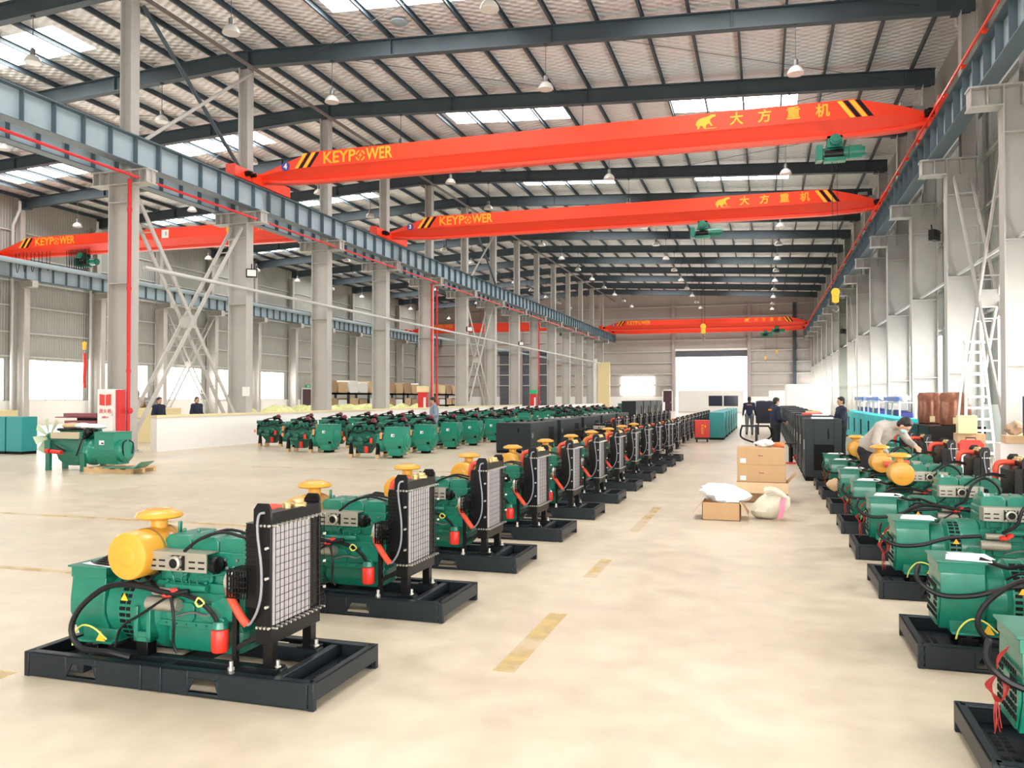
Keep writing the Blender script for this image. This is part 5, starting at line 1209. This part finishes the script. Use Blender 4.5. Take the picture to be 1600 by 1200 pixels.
def person(label, loc, rz, J, top='navy', legs='trouser', mask=False, hairm='hair', badge=None, scale=1.0, apron=False):
    """J: joints in the person's own frame, facing -Y"""
    t = thing('person', label, 'person', loc, rz); t.scale = (scale,)*3
    P, Ch, Nk, Hd = J['pelvis'], J['chest'], J['neck'], J['head']
    f = (Vector(J['face'])).normalized(); upv = (Hd - Nk).normalized(); upv = (upv - f*upv.dot(f)).normalized(); sd = f.cross(upv)
    rot = Matrix((sd, -f, upv)).transposed()
    b = MB()
    capsules(b, ((P, Ch, .10, .12), (Ch, Nk, .08, .055), (Nk, Hd - upv*.04, .055, .055)))
    b.ell(Hd + upv*.02, .076, .094, .108, 18, 12, rot=rot); b.ell(Hd - upv*.055 + f*.022, .055, .062, .055, 14, 8, rot=rot)
    b.ell(Hd + f*.098 - upv*.012, .013, .016, .024, 8, 6, rot=rot)                    # nose
    for s in (-1, 1):
        b.ell(Hd + sd*s*.078 - upv*.01, .012, .020, .032, 8, 6, rot=rot)              # ears
        b.ell(Hd + f*.082 + sd*s*.030 + upv*.030, .020, .010, .010, 8, 5, rot=rot)    # brow
    for s, nm in ((-1, 'r'), (1, 'l')):
        S, E, W_ = J['shoulder_' + nm], J['elbow_' + nm], J['wrist_' + nm]
        capsules(b, ((S, E, .042, .034), (E, W_, .034, .024)))
        hand(b, W_, (W_ - E), J.get('palm_' + nm, (s, 0, 0)))
        Hp, K, A = J['hip_' + nm], J['knee_' + nm], J['ankle_' + nm]
        capsules(b, ((Hp, K, .07, .048), (K, A, .045, .03)))
        capsules(b, ((A, A + V(0, -.10, -.045), .03, .028),))
    bo = b.obj('body', 'skin', t); remesh(bo, .0075, 2)
    e = MB()
    for s in (-1, 1): e.ell(Hd + f*.092 + sd*s*.030 + upv*.014, .012, .006, .006, 8, 5, rot=rot)
    e.obj('eyes', 'dark', bo)
    MB().ell(Hd + f*.088 - upv*.052, .022, .006, .005, 8, 5, rot=rot).obj('mouth', 'maroon', bo)
    c = MB(); sw = .0
    capsules(c, ((P + V(0,0,.02), P*.5 + Ch*.5, .155, .155), (P*.5 + Ch*.5, Ch, .16, .165)), 14)
    mid = (J['shoulder_l'] + J['shoulder_r'])*.5
    capsules(c, ((J['shoulder_l'], J['shoulder_r'], .085, .085), (J['shoulder_l']*.8 + mid*.2, Ch - (Ch - P)*.25 + (J['shoulder_l'] - mid)*.45, .09, .10), (J['shoulder_r']*.8 + mid*.2, Ch - (Ch - P)*.25 + (J['shoulder_r'] - mid)*.45, .09, .10), (mid, Nk + (Hd - Nk)*.12, .09, .068)), 14)
    for nm in 'rl':
        S, E, W_ = J['shoulder_' + nm], J['elbow_' + nm], J['wrist_' + nm]
        capsules(c, ((S, E, .072, .058), (E, W_*.93 + E*.07, .056, .042)), 12)
    co = c.obj('jacket', top, t); remesh(co, .013, 3)
    l = MB()
    capsules(l, ((J['hip_l'], J['hip_r'], .12, .12), (P, P + (Ch - P)*.25, .14, .14)), 14)
    for nm in 'rl':
        Hp, K, A = J['hip_' + nm], J['knee_' + nm], J['ankle_' + nm]
        capsules(l, ((Hp, K, .105, .078), (K, A + (K - A)*.06, .074, .058)), 12)
    lo = l.obj('trousers', legs, t); remesh(lo, .014, 3)
    for nm in 'rl':
        A = J['ankle_' + nm]; MB().loft([[(A.x + sx*w_, A.y + y, A.z - .08 + z) for sx, z in ((-1, 0), (1, 0), (1, h), (-1, h))] for (y, w_, h) in ((.06, .035, .07), (.0, .042, .10), (-.09, .045, .065), (-.18, .040, .045), (-.205, .025, .03))]).obj('shoe', 'black', t, bevel=.008)
    h = MB(); h.ell(Hd - f*.018 + upv*.050, .086, .098, .092, 18, 12, rot=rot); h.ell(Hd - f*.045 - upv*.01, .078, .062, .075, 14, 9, rot=rot)
    for k in range(7):
        u = -1 + k/3; h.ell(Hd + f*(.055 - .02*abs(u)) + sd*u*.05 + upv*.098, .022, .03, .022, 8, 5, rot=rot)
    ho = h.obj('hair', hairm, t); remesh(ho, .010, 1)
    if mask:
        m_ = MB().ell(Hd + f*.052 - upv*.045, .066, .058, .052, 14, 9, rot=rot); mo = m_.obj('face_mask', 'mask', t)
    if badge: lettering(badge, .07, t, tuple(J['badge']), 'craneyel', rot=(PI/2, 0, PI), width=.22)
    if apron: pass
    return t
def stand(**k):
    J = dict(pelvis=V(0,0,.93), chest=V(0,.0,1.27), neck=V(0,.01,1.45), head=V(0,-.01,1.60), face=(0,-1,0),
        shoulder_r=V(-.19,0,1.39), elbow_r=V(-.25,.03,1.11), wrist_r=V(-.25,-.05,.86), shoulder_l=V(.19,0,1.39), elbow_l=V(.25,.03,1.11), wrist_l=V(.25,-.05,.86),
        hip_r=V(-.10,0,.90), knee_r=V(-.11,-.01,.49), ankle_r=V(-.12,.02,.085), hip_l=V(.10,0,.90), knee_l=V(.11,-.01,.49), ankle_l=V(.12,.02,.085), badge=V(0, .172, 1.36))
    J.update(k); return J
# man in navy beside the black cabinet, seen from behind his left, head turned right
person('person in navy jacket and black trousers standing in the aisle beside the trestle stand', (.33, 25.2, 0), math.radians(115), stand(
    wrist_r=V(-.10,-.26,1.02), elbow_r=V(-.25,-.02,1.10), wrist_l=V(.10,-.26,1.0), elbow_l=V(.25,-.02,1.10), head=V(0,-.03,1.59), face=(0,-1,-.15), palm_r=(0,0,1), palm_l=(0,0,1)), 'navy', 'trouser', mask=True, scale=.985, badge='KEYPOWER')
person('person in navy jacket and grey trousers walking away down the aisle', (-.62, 39.2, 0), PI, stand(
    knee_r=V(-.11,-.10,.50), ankle_r=V(-.12,-.02,.09), ankle_l=V(.12,.16,.10), knee_l=V(.11,.02,.49), wrist_l=V(.28,.08,.88), wrist_r=V(-.28,-.14,.88)), 'navy', 'jeans', badge='KEYPOWER')
person('person in navy jacket with an orange chest label, behind the dark enclosures on the right', (1.98, 23.6, 0), math.radians(-75), stand(
    wrist_r=V(-.12,-.30,1.06), elbow_r=V(-.26,-.06,1.12), wrist_l=V(.12,-.30,1.06), elbow_l=V(.26,-.06,1.12), face=(0,-1,-.1), palm_r=(0,0,1), palm_l=(0,0,1)), 'navy', 'trouser', scale=.99, badge='KEYPOWER')
# worker bending over a set
person('person in taupe shirt and face mask bending over a right-hand generator set', (1.72, 14.2, 0), math.radians(42), stand(
    pelvis=V(-.05,.12,.90), chest=V(0,-.14,1.16), neck=V(.03,-.29,1.25), head=V(.08,-.42,1.24), face=(.25,-.55,-.75),
    shoulder_r=V(-.18,-.20,1.22), elbow_r=V(-.29,-.22,.98), wrist_r=V(-.26,-.40,.84), shoulder_l=V(.20,-.22,1.20), elbow_l=V(.31,-.30,1.0), wrist_l=V(.22,-.50,.93),
    palm_r=(0,0,1), palm_l=(0,0,1), hip_r=V(-.10,.15,.83), knee_r=V(-.13,.02,.45), ankle_r=V(-.13,.16,.085), hip_l=V(.10,.15,.83), knee_l=V(.13,.05,.45), ankle_l=V(.13,.20,.085)), 'taupe', 'trouser', mask=True, scale=1.02)
person('person in grey-blue overalls walking among the green sets on the left floor', (-10.95, 26.67, 0), math.radians(-60), stand(
    knee_r=V(-.11,-.12,.50), ankle_r=V(-.12,-.1,.09), ankle_l=V(.12,.2,.11), knee_l=V(.11,.06,.49), head=V(0,-.05,1.58), face=(0,-1,-.35), wrist_l=V(.24,-.2,.95), wrist_r=V(-.24,-.2,.95)), 'greywear', 'greywear')
person('person in navy jacket behind the low wall, at the foot of the cross brace', (-20.45, 24.3, 0), math.radians(80), stand(face=(0,-1,-.1), wrist_l=V(.15,-.28,1.0), wrist_r=V(-.15,-.28,1.0)), 'navy', 'trouser', scale=.985, badge='KEYPOWER')
person('person with grey-brown hair in navy jacket behind the low wall, right of the cross brace', (-20.5, 26.4, 0), math.radians(80), stand(face=(0,-1,-.1), wrist_l=V(.15,-.28,1.0), wrist_r=V(-.15,-.28,1.0)), 'navy', 'trouser', hairm=mat('grey_brown_hair', (.12, .09, .08), .7))
